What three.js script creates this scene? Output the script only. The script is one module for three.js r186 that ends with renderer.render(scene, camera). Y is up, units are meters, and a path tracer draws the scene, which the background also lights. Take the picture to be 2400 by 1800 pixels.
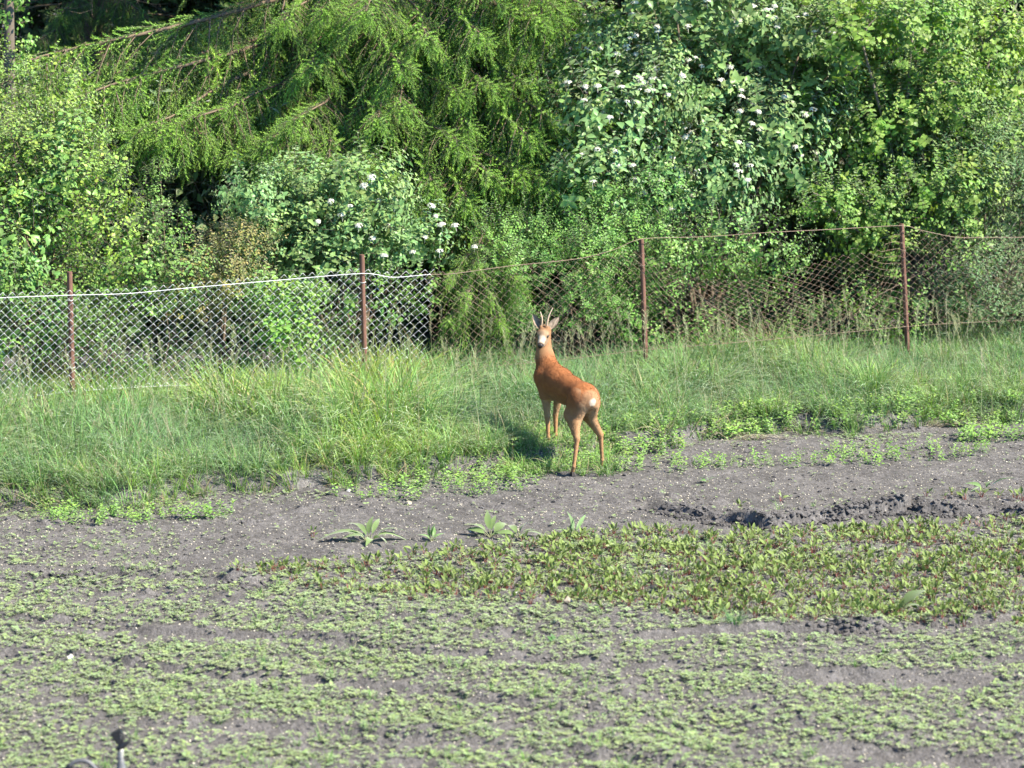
import * as THREE from 'three';
import { Sky } from 'three/addons/objects/Sky.js';
import { mergeGeometries } from 'three/addons/utils/BufferGeometryUtils.js';

// ------------------------------------------------------------------ camera, sky, sun, exposure
const scene = new THREE.Scene();
const CAM_H = 4.43, PITCH = THREE.MathUtils.degToRad(10.5), FOV = 16.7;
const camera = new THREE.PerspectiveCamera(FOV, 4 / 3, 0.5, 2000);
camera.position.set(0, CAM_H, 0);
camera.rotation.set(-PITCH, 0, 0);
camera.focus = 20.9; camera.userData.fStop = 2.4;
const SUN = new THREE.Vector3(0.66, 0.70, 0.26).normalize();
const sky = new Sky();
sky.name = 'sky'; sky.userData.kind = 'structure';
sky.scale.setScalar(900);
sky.material.uniforms.sunPosition.value.copy(SUN);
sky.material.uniforms.turbidity.value = 4;
sky.material.uniforms.rayleigh.value = 0.9;
sky.material.uniforms.mieCoefficient.value = 0.004;
scene.add(sky);
scene.environmentIntensity = 0.12;
const sun = new THREE.DirectionalLight(0xfff1da, 4.6);
sun.name = 'sun';
sun.position.copy(SUN).multiplyScalar(60).add(new THREE.Vector3(0, 0, -21));
sun.target.position.set(0, 0, -21);
sun.castShadow = true;
sun.shadow.mapSize.set(4096, 4096);
Object.assign(sun.shadow.camera, { left: -14, right: 14, top: 14, bottom: -14, near: 5, far: 120 });
scene.add(sun, sun.target);
const renderer = new THREE.WebGLRenderer({ antialias: true });
renderer.setSize(1024, 768);
renderer.shadowMap.enabled = true;
renderer.toneMapping = THREE.LinearToneMapping;
renderer.toneMappingExposure = 3.3;

// ------------------------------------------------------------------ small tools
const V = (x, y, z) => new THREE.Vector3(x, y, z);
const clamp = (x, a = 0, b = 1) => Math.min(b, Math.max(a, x));
const lerp = (a, b, t) => a + (b - a) * t;
const sstep = (a, b, x) => { const t = clamp((x - a) / (b - a)); return t * t * (3 - 2 * t); };
function rng(seed) { let s = seed >>> 0; return () => { s = (s + 0x6D2B79F5) | 0; let t = Math.imul(s ^ (s >>> 15), 1 | s); t = (t + Math.imul(t ^ (t >>> 7), 61 | t)) ^ t; return ((t ^ (t >>> 14)) >>> 0) / 4294967296; }; }
function hash(x, y, z) { let h = Math.imul(x, 374761393) + Math.imul(y, 668265263) + Math.imul(z, 1274126177); h = Math.imul(h ^ (h >>> 13), 1274126177); return ((h ^ (h >>> 16)) >>> 0) / 4294967296; }
function noise(x, y, z = 0) {      // value noise, -1..1
  const xi = Math.floor(x), yi = Math.floor(y), zi = Math.floor(z);
  const f = (t) => t * t * t * (t * (t * 6 - 15) + 10);
  const u = f(x - xi), v = f(y - yi), w = f(z - zi);
  const l = (k) => lerp(lerp(hash(xi, yi, zi + k), hash(xi + 1, yi, zi + k), u), lerp(hash(xi, yi + 1, zi + k), hash(xi + 1, yi + 1, zi + k), u), v);
  return lerp(l(0), l(1), w) * 2 - 1;
}
const fbm = (x, y, z, n) => { let a = 0, k = 1, s = 1; for (let i = 0; i < n; i++) { a += noise(x * s, y * s, z * s + i * 7.3) * k; k *= 0.5; s *= 2.03; } return a; };
const FPX = 900 / Math.tan(THREE.MathUtils.degToRad(FOV / 2));
const CP = Math.cos(PITCH), SP = Math.sin(PITCH);
function ray(px, py) { const x = (px - 1200) / FPX, y = -(py - 900) / FPX; return V(x, y * CP - SP, -y * SP - CP); }
function G(px, py, h = 0) { const d = ray(px, py); const t = (h - CAM_H) / d.y; return V(d.x * t, h, d.z * t); }      // a spot on the level h
function P(px, py, dist) { const d = ray(px, py); const t = dist / -d.z; return V(d.x * t, CAM_H + d.y * t, -dist); } // a spot dist metres out
function toPx(p) { const y = p.y - CAM_H, dc = -p.z * CP - y * SP; return [1200 + FPX * p.x / dc, 900 - FPX * (y * CP - p.z * SP) / dc]; }
function poly(pts) {            // y of a polyline over x
  return (x) => { let i = 0; while (i < pts.length - 2 && x > pts[i + 1][0]) i++; const [a, b] = [pts[i], pts[i + 1]]; return lerp(a[1], b[1], (x - a[0]) / (b[0] - a[0])); };
}
const taken = {};
function numbered(n) { const k = taken[n] = (taken[n] ?? -1) + 1; return k ? `${n}_${String(k).padStart(3, '0')}` : n; }
function tag(o, label, category, group, kind) { o.userData.label = label; if (category) o.userData.category = category; if (group) o.userData.group = group; if (kind) o.userData.kind = kind; return o; }
function shade(o) { o.castShadow = true; o.receiveShadow = true; return o; }
function thing(name, label, category, pos, group) { const g = new THREE.Group(); g.name = numbered(name); if (pos) g.position.copy(pos); tag(g, label, category, group); scene.add(g); return g; }
function part(name, geo, mat, parent) { const m = shade(new THREE.Mesh(geo, mat)); m.name = name; parent.add(m); return m; }

class GB {                      // collects triangles with colours
  constructor() { this.p = []; this.c = []; this.i = []; }
  v(p, c) { this.p.push(p.x, p.y, p.z); this.c.push(c[0], c[1], c[2]); return this.p.length / 3 - 1; }
  t(a, b, c) { this.i.push(a, b, c); }
  geo() { const g = new THREE.BufferGeometry(); g.setAttribute('position', new THREE.Float32BufferAttribute(this.p, 3)); g.setAttribute('color', new THREE.Float32BufferAttribute(this.c, 3)); g.setIndex(this.i); g.computeVertexNormals(); return g; }
  leaf(base, dir, up, len, wid, { fold = 0.25, curl = 0.25, c = [0.1, 0.2, 0.05], widest = 0.42, ctip = null, rows = 2 } = {}) {
    const d = dir.clone().normalize(), s = d.clone().cross(up).normalize(), n = s.clone().cross(d).normalize();
    const at = (t, w) => base.clone().addScaledVector(d, len * t * (1 - curl * 0.25 * t)).addScaledVector(n, -curl * len * t * t + fold * Math.abs(w)).addScaledVector(s, w);
    const b = this.v(base, c); let pl, pm, pr;
    for (let k = 1; k <= rows; k++) {
      const t = k / (rows + 1) * (rows > 1 ? 1.1 : 1), w = wid / 2 * (t < widest ? Math.sqrt(t / widest) : Math.pow(1 - (t - widest) / (1 - widest), 0.75)) * 1.0;
      const cc = ctip ? [lerp(c[0], ctip[0], t), lerp(c[1], ctip[1], t), lerp(c[2], ctip[2], t)] : c;
      const l = this.v(at(t, -w), cc), m = this.v(at(t, 0), cc), r = this.v(at(t, w), cc);
      if (k === 1) { this.t(b, m, l); this.t(b, r, m); } else { this.t(pl, pm, l); this.t(pm, m, l); this.t(pm, pr, m); this.t(pr, r, m); }
      [pl, pm, pr] = [l, m, r];
    }
    const e = this.v(at(1, 0), ctip || c); this.t(pl, pm, e); this.t(pm, pr, e);
  }
  tube(pts, radii, sides, c, cap = false) {
    const n = pts.length; let prev = null; const cc = (k) => Array.isArray(c[0]) ? c[k] : c;
    let ref = V(0.31, 0.2, 0.93);
    for (let k = 0; k < n; k++) {
      const d = (k < n - 1 ? pts[k + 1].clone().sub(pts[k]) : pts[k].clone().sub(pts[k - 1])).normalize();
      if (Math.abs(d.dot(ref)) > 0.95) ref = V(0.9, 0.1, -0.3).normalize();
      const a = d.clone().cross(ref).normalize(), b = d.clone().cross(a); const ring = [];
      for (let j = 0; j < sides; j++) { const q = j / sides * Math.PI * 2; ring.push(this.v(pts[k].clone().addScaledVector(a, Math.cos(q) * radii[k]).addScaledVector(b, Math.sin(q) * radii[k]), cc(k))); }
      if (prev) for (let j = 0; j < sides; j++) { const j2 = (j + 1) % sides; this.t(prev[j], ring[j], prev[j2]); this.t(prev[j2], ring[j], ring[j2]); }
      prev = ring;
      if (cap && (k === 0 || k === n - 1)) { const m = this.v(pts[k], cc(k)); for (let j = 0; j < sides; j++) { const j2 = (j + 1) % sides; k ? this.t(ring[j], m, ring[j2]) : this.t(ring[j], ring[j2], m); } }
    }
  }
  blade(base, dir, bend, len, wid, c, ctip, segs = 3) {     // a grass blade that arches towards bend
    const s = V(dir.z + 0.001, 0, -dir.x + 0.002).normalize(); if (bend.lengthSq() > 1e-6) s.copy(V(bend.z, 0, -bend.x)).normalize();
    let pl, pr;
    for (let k = 0; k < segs; k++) {
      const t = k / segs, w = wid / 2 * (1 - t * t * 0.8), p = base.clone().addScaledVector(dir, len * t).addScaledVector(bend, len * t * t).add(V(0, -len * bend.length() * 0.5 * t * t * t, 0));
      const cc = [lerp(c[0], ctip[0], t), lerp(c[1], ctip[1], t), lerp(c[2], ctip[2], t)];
      const l = this.v(p.clone().addScaledVector(s, -w), cc), r = this.v(p.clone().addScaledVector(s, w), cc);
      if (k) { this.t(pl, pr, l); this.t(pr, r, l); } [pl, pr] = [l, r];
    }
    const e = this.v(base.clone().addScaledVector(dir, len).add(bend.clone().multiplyScalar(len)).add(V(0, -len * bend.length() * 0.5, 0)), ctip); this.t(pl, pr, e);
  }
}
class Scatter {                 // copies of one of several variants
  constructor(geos, mat) { this.geos = geos; this.mat = mat; this.rows = geos.map(() => []); this.n = 0; }
  add(pos, dir, roll, scale, tint, which) {
    const q = new THREE.Quaternion().setFromUnitVectors(V(0, 1, 0), dir).multiply(new THREE.Quaternion().setFromAxisAngle(V(0, 1, 0), roll));
    const s = scale.isVector3 ? scale : V(scale, scale, scale);
    this.rows[which % this.geos.length].push([new THREE.Matrix4().compose(pos, q, s), tint]); this.n++;
  }
  build(name, parent, kind = 'stuff', label = null) {
    const made = [];
    this.rows.forEach((r, k) => {
      if (!r.length) return;
      const im = shade(new THREE.InstancedMesh(this.geos[k], this.mat, r.length));
      const c = new THREE.Color();
      r.forEach(([m, t], i) => { im.setMatrixAt(i, m); im.setColorAt(i, c.setRGB(t[0], t[1], t[2])); });
      im.name = parent === scene ? numbered(name) : name; im.userData.kind = kind; if (label) im.userData.label = label;
      parent.add(im); made.push(im);
    });
    return made;
  }
}
class Bake {                    // the same, joined into one mesh
  constructor(geos, mat) { this.geos = geos; this.mat = mat; this.P = []; this.C = []; this.I = []; }
  add(pos, dir, roll, scale, tint, which) {
    const q = new THREE.Quaternion().setFromUnitVectors(V(0, 1, 0), dir).multiply(new THREE.Quaternion().setFromAxisAngle(V(0, 1, 0), roll)), s = scale.isVector3 ? scale : V(scale, scale, scale), m = new THREE.Matrix4().compose(pos, q, s), w = V(0, 0, 0);
    const src = this.geos[which % this.geos.length], sp = src.attributes.position, cc = src.attributes.color, base = this.P.length / 3;
    for (let i = 0; i < sp.count; i++) { w.fromBufferAttribute(sp, i).applyMatrix4(m); this.P.push(w.x, w.y, w.z); this.C.push(cc.getX(i) * tint[0], cc.getY(i) * tint[1], cc.getZ(i) * tint[2]); }
    for (const i of src.index.array) this.I.push(base + i);
  }
  build(name, parent) {
    const g = new THREE.BufferGeometry(); g.setAttribute('position', new THREE.Float32BufferAttribute(this.P, 3)); g.setAttribute('color', new THREE.Float32BufferAttribute(this.C, 3)); g.setIndex(this.I); g.computeVertexNormals();
    const m = shade(new THREE.Mesh(g, this.mat)); m.name = parent === scene ? numbered(name) : name; m.userData.kind = 'stuff'; parent.add(m); return [m];
  }
}
// ------------------------------------------------------------------ textures and materials
function noiseTex(n, f, srgb) {
  const d = new Uint8Array(n * n * 4);
  for (let y = 0; y < n; y++) for (let x = 0; x < n; x++) { const c = f(x / n, y / n); const o = (y * n + x) * 4; d[o] = c[0] * 255; d[o + 1] = c[1] * 255; d[o + 2] = c[2] * 255; d[o + 3] = 255; }
  const t = new THREE.DataTexture(d, n, n); t.wrapS = t.wrapT = THREE.RepeatWrapping; t.magFilter = THREE.LinearFilter; t.minFilter = THREE.LinearMipmapLinearFilter; t.generateMipmaps = true; if (srgb) t.colorSpace = THREE.SRGBColorSpace; t.needsUpdate = true; return t;
}
const wrapN = (u, v, f, s) => { const a = u * f, b = v * f; const m = (x) => ((x % f) + f) % f; const xi = Math.floor(a), yi = Math.floor(b), fx = sstep(0, 1, a - xi), fy = sstep(0, 1, b - yi); const h = (x, y) => hash(m(x), m(y), s); return lerp(lerp(h(xi, yi), h(xi + 1, yi), fx), lerp(h(xi, yi + 1), h(xi + 1, yi + 1), fx), fy); };
const soilMap = noiseTex(1024, (u, v) => {
  const a = wrapN(u, v, 12, 1), b = wrapN(u, v, 60, 2), c = wrapN(u, v, 240, 3), d = wrapN(u, v, 512, 4);
  let g = 0.305 + (a - 0.5) * 0.07 + (b - 0.5) * 0.09 + (c - 0.5) * 0.13;
  let r = g * 1.0, gg = g * 0.985, bb = g * 0.985;
  if (d > 0.86) { const k = (d - 0.86) * 2.4; r += k * 1.0; gg += k * 0.97; bb += k * 0.82; }     // pale crumbs and bits of straw
  if (d < 0.05) { r *= 0.72; gg *= 0.72; bb *= 0.72; }
  return [clamp(r), clamp(gg), clamp(bb)];
}, true);
const soilBump = noiseTex(1024, (u, v) => { const g = wrapN(u, v, 40, 5) * 0.4 + wrapN(u, v, 130, 6) * 0.35 + wrapN(u, v, 380, 7) * 0.25; return [g, g, g]; });
const rustMap = noiseTex(256, (u, v) => { const a = wrapN(u, v, 8, 11), b = wrapN(u, v, 40, 12), c = wrapN(u, v, 110, 13); const k = clamp(a * 0.5 + b * 0.35 + c * 0.25); return [0.33 + k * 0.17, 0.235 + k * 0.13, 0.20 + k * 0.105]; }, true);
const barkMap = noiseTex(256, (u, v) => { const a = wrapN(u, v, 6, 21), b = wrapN(u * 3, v, 30, 22), c = wrapN(u, v, 90, 23); const k = a * 0.3 + b * 0.4 + c * 0.3; return [0.22 + k * 0.25, 0.18 + k * 0.21, 0.14 + k * 0.17]; }, true);
const M = {};
M.soil = new THREE.MeshStandardMaterial({ name: 'soil', map: soilMap, bumpMap: soilBump, bumpScale: 0.012, roughness: 0.95 });
const leafMat = (name, tr = 0.42, coat = 0.35, cr = 0.38) => new THREE.MeshPhysicalMaterial({ name, vertexColors: true, roughness: 1, transmission: tr, thickness: 0, clearcoat: coat, clearcoatRoughness: cr, side: THREE.DoubleSide });
M.leaf = leafMat('leaf');
M.gloss = leafMat('glossy leaf', 0.36, 0.5, 0.36);
M.needle = leafMat('needles', 0.36, 0.12, 0.5);
M.grass = leafMat('grass', 0.4, 0.3, 0.4);
M.seed = leafMat('seedling leaf', 0.35, 0.25, 0.45);
M.clod = new THREE.MeshStandardMaterial({ name: 'soil clod', vertexColors: true, roughness: 1 });
M.wood = new THREE.MeshStandardMaterial({ name: 'twig bark', vertexColors: true, roughness: 0.9 });
M.bark = new THREE.MeshStandardMaterial({ name: 'bark', map: barkMap, bumpMap: barkMap, bumpScale: 0.02, roughness: 0.95 });
M.petal = new THREE.MeshPhysicalMaterial({ name: 'white petals', color: new THREE.Color().setRGB(0.80, 0.80, 0.70), roughness: 1, transmission: 0.25, thickness: 0, side: THREE.DoubleSide });
M.rust = new THREE.MeshStandardMaterial({ name: 'rusty steel', map: rustMap, bumpMap: rustMap, bumpScale: 0.003, roughness: 0.85, metalness: 0.15 });
M.zinc = new THREE.MeshStandardMaterial({ name: 'galvanised wire', color: new THREE.Color().setRGB(0.62, 0.64, 0.66), roughness: 0.5, metalness: 0.35 });
M.oldwire = new THREE.MeshStandardMaterial({ name: 'rusty wire', color: new THREE.Color().setRGB(0.27, 0.20, 0.15), roughness: 0.85, metalness: 0.1 });

// ------------------------------------------------------------------ the ground: field, ledges, ruts and the verge bank
const edgePx = [[-400, 1225], [0, 1195], [150, 1185], [320, 1185], [480, 1165], [620, 1150], [800, 1128], [1000, 1112], [1150, 1098], [1300, 1092], [1420, 1062], [1550, 1045], [1700, 1022], [1850, 1014], [2000, 1012], [2100, 1002], [2250, 985], [2400, 982], [2800, 960]];
const edgeD = poly(edgePx.map(([x, y]) => { const g = G(x, y); return [g.x, -g.z]; }));
const fenceD = (x) => 22.36 + x * 0.372;          // the fence line, metres out
const world = (pts) => pts.map(([x, y]) => { const g = G(x, y); return [g.x, -g.z]; });
const ruts = [
  [[-100, 1525], [0, 1535], [300, 1560], [700, 1600], [1100, 1640], [1500, 1690], [2000, 1760], [2500, 1820]],
  [[-100, 1440], [320, 1478], [700, 1500], [900, 1525], [1300, 1555], [1800, 1580], [2500, 1605]],
  [[200, 1690], [600, 1712], [1000, 1735], [1600, 1800]],
  [[1500, 1500], [1800, 1478], [2100, 1478], [2500, 1450]],
  [[-100, 1335], [200, 1345], [420, 1360], [640, 1372]],
].map((r) => { const w = world(r); return { f: poly(w), x0: w[0][0], x1: w[w.length - 1][0] }; });
const ledges = [                 // low steps of soil with a broken front, [px, py], height
  [[[1520, 1196], [1620, 1212], [1720, 1226], [1800, 1240], [1860, 1226], [1960, 1214], [2060, 1204], [2150, 1196]], 0.095],
  [[[2130, 1206], [2230, 1203], [2330, 1207], [2500, 1214]], 0.07],
  [[[505, 1368], [560, 1376], [620, 1378]], 0.075],
  [[[1930, 1465], [2000, 1472], [2100, 1470]], 0.055],
  [[[60, 1345], [140, 1350], [200, 1345]], 0.03],
].map(([r, h]) => { const w = world(r); return { f: poly(w), x0: w[0][0], x1: w[w.length - 1][0], h }; });
const edgeOf = (x, z) => (-z - edgeD(x)) + noise(x * 1.7, 3.1) * 0.12 + noise(x * 5.3, 9.7) * 0.06;
function gh(x, z) {
  const e = edgeOf(x, z), d = -z;
  let h = 0.125 * sstep(-0.06, 0.10, e) + 0.07 * sstep(0.1, 2.0, e) + 0.05 * sstep(2.5, 5, e);
  const n1 = fbm(x * 1.3, z * 1.6, 0.5, 2), n2 = fbm(x * 6, z * 7, 4.4, 3), n3 = noise(x * 26, z * 26, 1.7);
  h += n1 * 0.016 + n2 * 0.011 + n3 * 0.004;
  const rough = clamp(noise(x * 2.1, z * 3.4, 8.8) * 1.6);
  h += Math.max(0, fbm(x * 11, z * 13, 2.2, 2)) * 0.03 * rough;
  for (const r of ruts) if (x > r.x0 && x < r.x1) {
    const q = d - r.f(x) + noise(x * 2.3, 1.1) * 0.04; if (Math.abs(q) > 0.4) continue;
    const k = 0.55 + 0.45 * noise(x * 1.4, r.x0);
    h += (-0.045 * Math.exp(-q * q / 0.006) + 0.02 * Math.exp(-(q - 0.13) * (q - 0.13) / 0.004) + 0.014 * Math.exp(-(q + 0.13) * (q + 0.13) / 0.004)) * k;
  }
  for (const r of ledges) if (x > r.x0 && x < r.x1) {
    const q = d - r.f(x) + noise(x * 6, 2.6) * 0.05 + noise(x * 17, 5.6) * 0.03; if (q < -0.1 || q > 0.6) continue;
    const ends = sstep(r.x0, r.x0 + 0.12, x) * (1 - sstep(r.x1 - 0.12, r.x1, x));
    h += r.h * ends * sstep(-0.02, 0.02, q) * (1 - sstep(0.08, 0.5, q)) * (0.7 + 0.5 * noise(x * 4, 7.7));
  }
  return h;
}
{
  const axis = (lo, hi, step, far) => { const a = []; for (let x = lo; x <= hi + 1e-6; x += step) a.push(x); let s = step, x = hi; while (x < far) { s *= 1.35; x += s; a.push(x); } s = step; x = lo; while (x > -far) { s *= 1.35; x -= s; a.unshift(x); } return a; };
  const xs = axis(-4.4, 4.6, 0.026, 400), ds = axis(12.2, 23, 0.026, 400);
  const nx = xs.length, nd = ds.length, pos = new Float32Array(nx * nd * 3), uv = new Float32Array(nx * nd * 2), idx = [];
  let k = 0;
  for (let j = 0; j < nd; j++) for (let i = 0; i < nx; i++, k++) {
    const x = xs[i], z = -ds[j], far = Math.abs(x) > 12 || ds[j] < 0 || ds[j] > 40;
    pos[k * 3] = x; pos[k * 3 + 1] = far ? (ds[j] > edgeD(clamp(x, -8, 8)) ? 0.24 : 0) : gh(x, z); pos[k * 3 + 2] = z; uv[k * 2] = x / 1.7; uv[k * 2 + 1] = z / 1.7;
  }
  for (let j = 0; j < nd - 1; j++) for (let i = 0; i < nx - 1; i++) { const a = j * nx + i; idx.push(a, a + 1, a + nx, a + 1, a + nx + 1, a + nx); }
  const g = new THREE.BufferGeometry(); g.setAttribute('position', new THREE.BufferAttribute(pos, 3)); g.setAttribute('uv', new THREE.BufferAttribute(uv, 2)); g.setIndex(idx); g.computeVertexNormals();
  const m = shade(new THREE.Mesh(g, M.soil)); m.name = 'ground'; tag(m, 'dark grey soil of the field and the bank behind it', 'ground', null, 'structure'); scene.add(m);
}
// ------------------------------------------------------------------ foliage pieces
function sprig(seed, { n = 5, stem = 0.2, len = 0.06, wid = 0.035, c = [0.07, 0.15, 0.03], vary = 0.25, droop = 0.3, opposite = true, curl = 0.25, fold = 0.25, twig = [0.10, 0.07, 0.04], rows = 2, tipc = null }) {
  const r = rng(seed), b = new GB(), bx = (r() - 0.5) * 0.5, bz = (r() - 0.5) * 0.5;
  const at = (t) => V(bx * stem * t * t, stem * t, bz * stem * t * t);
  b.tube([at(0), at(0.5), at(1)], [stem * 0.012, stem * 0.009, stem * 0.004], 3, twig);
  for (let k = 0; k < n; k++) {
    const t = 0.12 + 0.88 * k / (n - 1 || 1), a0 = opposite ? k * Math.PI / 2 + r() * 0.6 : k * 2.4 + r() * 0.8;
    for (let s = 0; s < (opposite ? 2 : 1); s++) {
      const a = a0 + s * Math.PI, out = V(Math.cos(a), 0, Math.sin(a));
      const d = out.clone().multiplyScalar(0.85).add(V(0, 0.55 - droop + t * 0.3 + (r() - 0.5) * 0.5, 0));
      const f = 1 + (r() - 0.5) * 2 * vary, sz = (0.75 + 0.4 * r()) * (t > 0.9 ? 0.75 : 1), w = tipc ? t : 0;
      const col = [lerp(c[0], tipc?.[0] ?? 0, w) * f * (0.9 + r() * 0.25), lerp(c[1], tipc?.[1] ?? 0, w) * f, lerp(c[2], tipc?.[2] ?? 0, w) * f * (0.85 + r() * 0.3)];
      b.leaf(at(t).addScaledVector(out, 0.004), d, V((r() - 0.5) * 0.8, 1, (r() - 0.5) * 0.8), len * sz, wid * sz, { fold: fold * (0.6 + r() * 0.8), curl: curl * (0.4 + r() * 1.2), c: col, rows });
    }
  }
  return b.geo();
}
const sprigs = (k, seed, o) => Array.from({ length: k }, (_, i) => sprig(seed + i * 17, o));
const S = {
  dogwood: sprigs(4, 100, { n: 5, stem: 0.21, len: 0.072, wid: 0.044, c: [0.159, 0.297, 0.078], vary: 0.3, droop: 0.5, curl: 0.3 }),
  privet: sprigs(4, 200, { n: 7, stem: 0.2, len: 0.042, wid: 0.022, c: [0.116, 0.284, 0.034], vary: 0.3, droop: 0.15 }),
  hawthorn: sprigs(4, 300, { n: 9, stem: 0.2, len: 0.036, wid: 0.029, c: [0.163, 0.325, 0.031], vary: 0.3, opposite: false, droop: 0.2, rows: 1, tipc: [0.224, 0.382, 0.039] }),
  hazel: sprigs(3, 400, { n: 6, stem: 0.32, len: 0.105, wid: 0.066, c: [0.143, 0.308, 0.050], vary: 0.2, opposite: false, droop: 0.45, curl: 0.35 }),
  reddish: sprigs(3, 500, { n: 9, stem: 0.2, len: 0.038, wid: 0.027, c: [0.150, 0.260, 0.034], vary: 0.3, opposite: false, tipc: [0.260, 0.225, 0.060] }),
  maple: sprigs(4, 600, { n: 6, stem: 0.22, len: 0.050, wid: 0.044, c: [0.119, 0.265, 0.026], vary: 0.3, droop: 0.45, tipc: [0.181, 0.322, 0.032] }),
  willow: sprigs(3, 700, { n: 10, stem: 0.24, len: 0.05, wid: 0.018, c: [0.116, 0.235, 0.067], vary: 0.25, opposite: false }),
  bramble: sprigs(4, 800, { n: 6, stem: 0.26, len: 0.06, wid: 0.042, c: [0.129, 0.284, 0.036], vary: 0.35, opposite: false, droop: 0.5 }),
  lime: sprigs(3, 900, { n: 5, stem: 0.30, len: 0.095, wid: 0.058, c: [0.203, 0.405, 0.050], vary: 0.2, opposite: false, droop: 0.5 }),
  wood: sprigs(3, 950, { n: 8, stem: 0.34, len: 0.085, wid: 0.05, c: [0.085, 0.160, 0.038], vary: 0.3, opposite: false, rows: 1 }),
};
// a ball of leafy twigs, baked once per kind and variant and then set on every lobe
const balls = new Map();
function ball(set, dens, variant, { up = 0.45, size = 1, shell = 0.45, vr = 0.2 } = {}) {
  const key = set; if (!balls.has(key)) balls.set(key, []); const list = balls.get(key); if (list[variant]) return list[variant];
  const r = rng(9000 + variant * 101 + balls.size * 7), R = 0.3, P0 = [], C0 = [], I0 = [], n = Math.round(dens * 4 * Math.PI * R * R), m = new THREE.Matrix4(), q = new THREE.Quaternion(), w = V(0, 0, 0);
  for (let k = 0; k < n; k++) {
    const u = r() * 2 - 1, a = r() * Math.PI * 2, s = Math.sqrt(1 - u * u), o = V(Math.cos(a) * s, u, Math.sin(a) * s);
    const lump = 1 + 0.42 * noise(o.x * 2.1 + variant * 5, o.y * 2.1 + dens, o.z * 2.1) + 0.16 * noise(o.x * 6 + variant, o.y * 6, o.z * 6);
    const p = o.clone().multiplyScalar(R * lump * (shell + (1.02 - shell) * Math.sqrt(r())));
    const d = o.clone().multiplyScalar(0.75).add(V((r() - 0.5) * 0.9, up + (r() - 0.5) * 0.7, (r() - 0.5) * 0.9)).normalize();
    q.setFromUnitVectors(V(0, 1, 0), d).multiply(new THREE.Quaternion().setFromAxisAngle(V(0, 1, 0), r() * 6.28)); const sc = size * (0.75 + 0.5 * r()); m.compose(p, q, V(sc, sc, sc));
    const f = 1 + (r() - 0.5) * 2 * vr, g = 1 + (r() - 0.5) * 0.2, src = set[Math.floor(r() * set.length)], sp = src.attributes.position, cc = src.attributes.color, base = P0.length / 3;
    for (let i = 0; i < sp.count; i++) { w.fromBufferAttribute(sp, i).applyMatrix4(m); P0.push(w.x, w.y, w.z); C0.push(cc.getX(i) * f * g, cc.getY(i) * f, cc.getZ(i) * f / g); }
    for (const i of src.index.array) I0.push(base + i);
  }
  const geo = new THREE.BufferGeometry(); geo.setAttribute('position', new THREE.Float32BufferAttribute(P0, 3)); geo.setAttribute('color', new THREE.Float32BufferAttribute(C0, 3)); geo.setIndex(I0); geo.computeVertexNormals();
  return list[variant] = geo;
}
function crown(set, mat, lobes, seed, dens, o = {}) {
  const r = rng(seed), sc = new Scatter([0, 1, 2, 3].map((k) => ball(set, dens, k, o)), mat), t = o.tint ?? [1, 1, 1];
  for (const [c, rad] of lobes) {
    const f = 0.86 + 0.28 * r(), g = 1 + (r() - 0.5) * 0.16, k = rad / 0.3;
    sc.add(c, V((r() - 0.5) * 0.5, 1, (r() - 0.5) * 0.5).normalize(), r() * 6.28, V(k * (0.85 + 0.3 * r()), k * (0.8 + 0.3 * r()), k * (0.85 + 0.3 * r())), [t[0] * f * g, t[1] * f, t[2] * f / g], Math.floor(r() * 4));
  }
  return sc;
}
// lobes over a stretch of the hedge: jittered rows, outwards distance from dist(px, py); gaps are left open
function lobesIn(seed, x0, y0, x1, y1, step, rad, dist, gaps = []) {
  const r = rng(seed), out = [];
  for (let y = y0; y <= y1; y += step * 0.85) for (let x = x0 + ((Math.round((y - y0) / step) % 2) * step) / 2; x <= x1; x += step) {
    const px = x + (r() - 0.5) * step * 0.8, py = y + (r() - 0.5) * step * 0.8;
    if (gaps.some(([gx, gy, gw, gg]) => Math.hypot((px - gx) / gw, (py - gy) / (gg ?? gw)) < 1)) continue;
    const d = dist(px, py) + (r() - 0.5) * 0.55, p = P(px, py, d);
    out.push([p, rad * (0.7 + 0.6 * r())]);
  }
  return out;
}
function stems(base, lobes, seed, r0, col, tips = 2) {
  const r = rng(seed), b = new GB();
  for (const [c, rad] of lobes) {
    const s = base.clone().add(V((r() - 0.5) * 0.35, -0.05, (r() - 0.5) * 0.35)), m = s.clone().lerp(c, 0.5).add(V((r() - 0.5) * 0.25, 0.12, (r() - 0.5) * 0.25));
    b.tube([s, s.clone().lerp(m, 0.5).add(V(0, 0.05, 0)), m, c], [r0, r0 * 0.8, r0 * 0.6, r0 * 0.3], 5, col);
    for (let k = 0; k < tips; k++) { const e = c.clone().add(V((r() - 0.5) * 2, r() * 1.4 - 0.3, (r() - 0.2) * 1.6).multiplyScalar(rad * 0.8)); b.tube([c, c.clone().lerp(e, 0.5).add(V(0, 0.03, 0)), e], [r0 * 0.3, r0 * 0.2, r0 * 0.08], 4, col); }
  }
  return b.geo();
}
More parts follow.
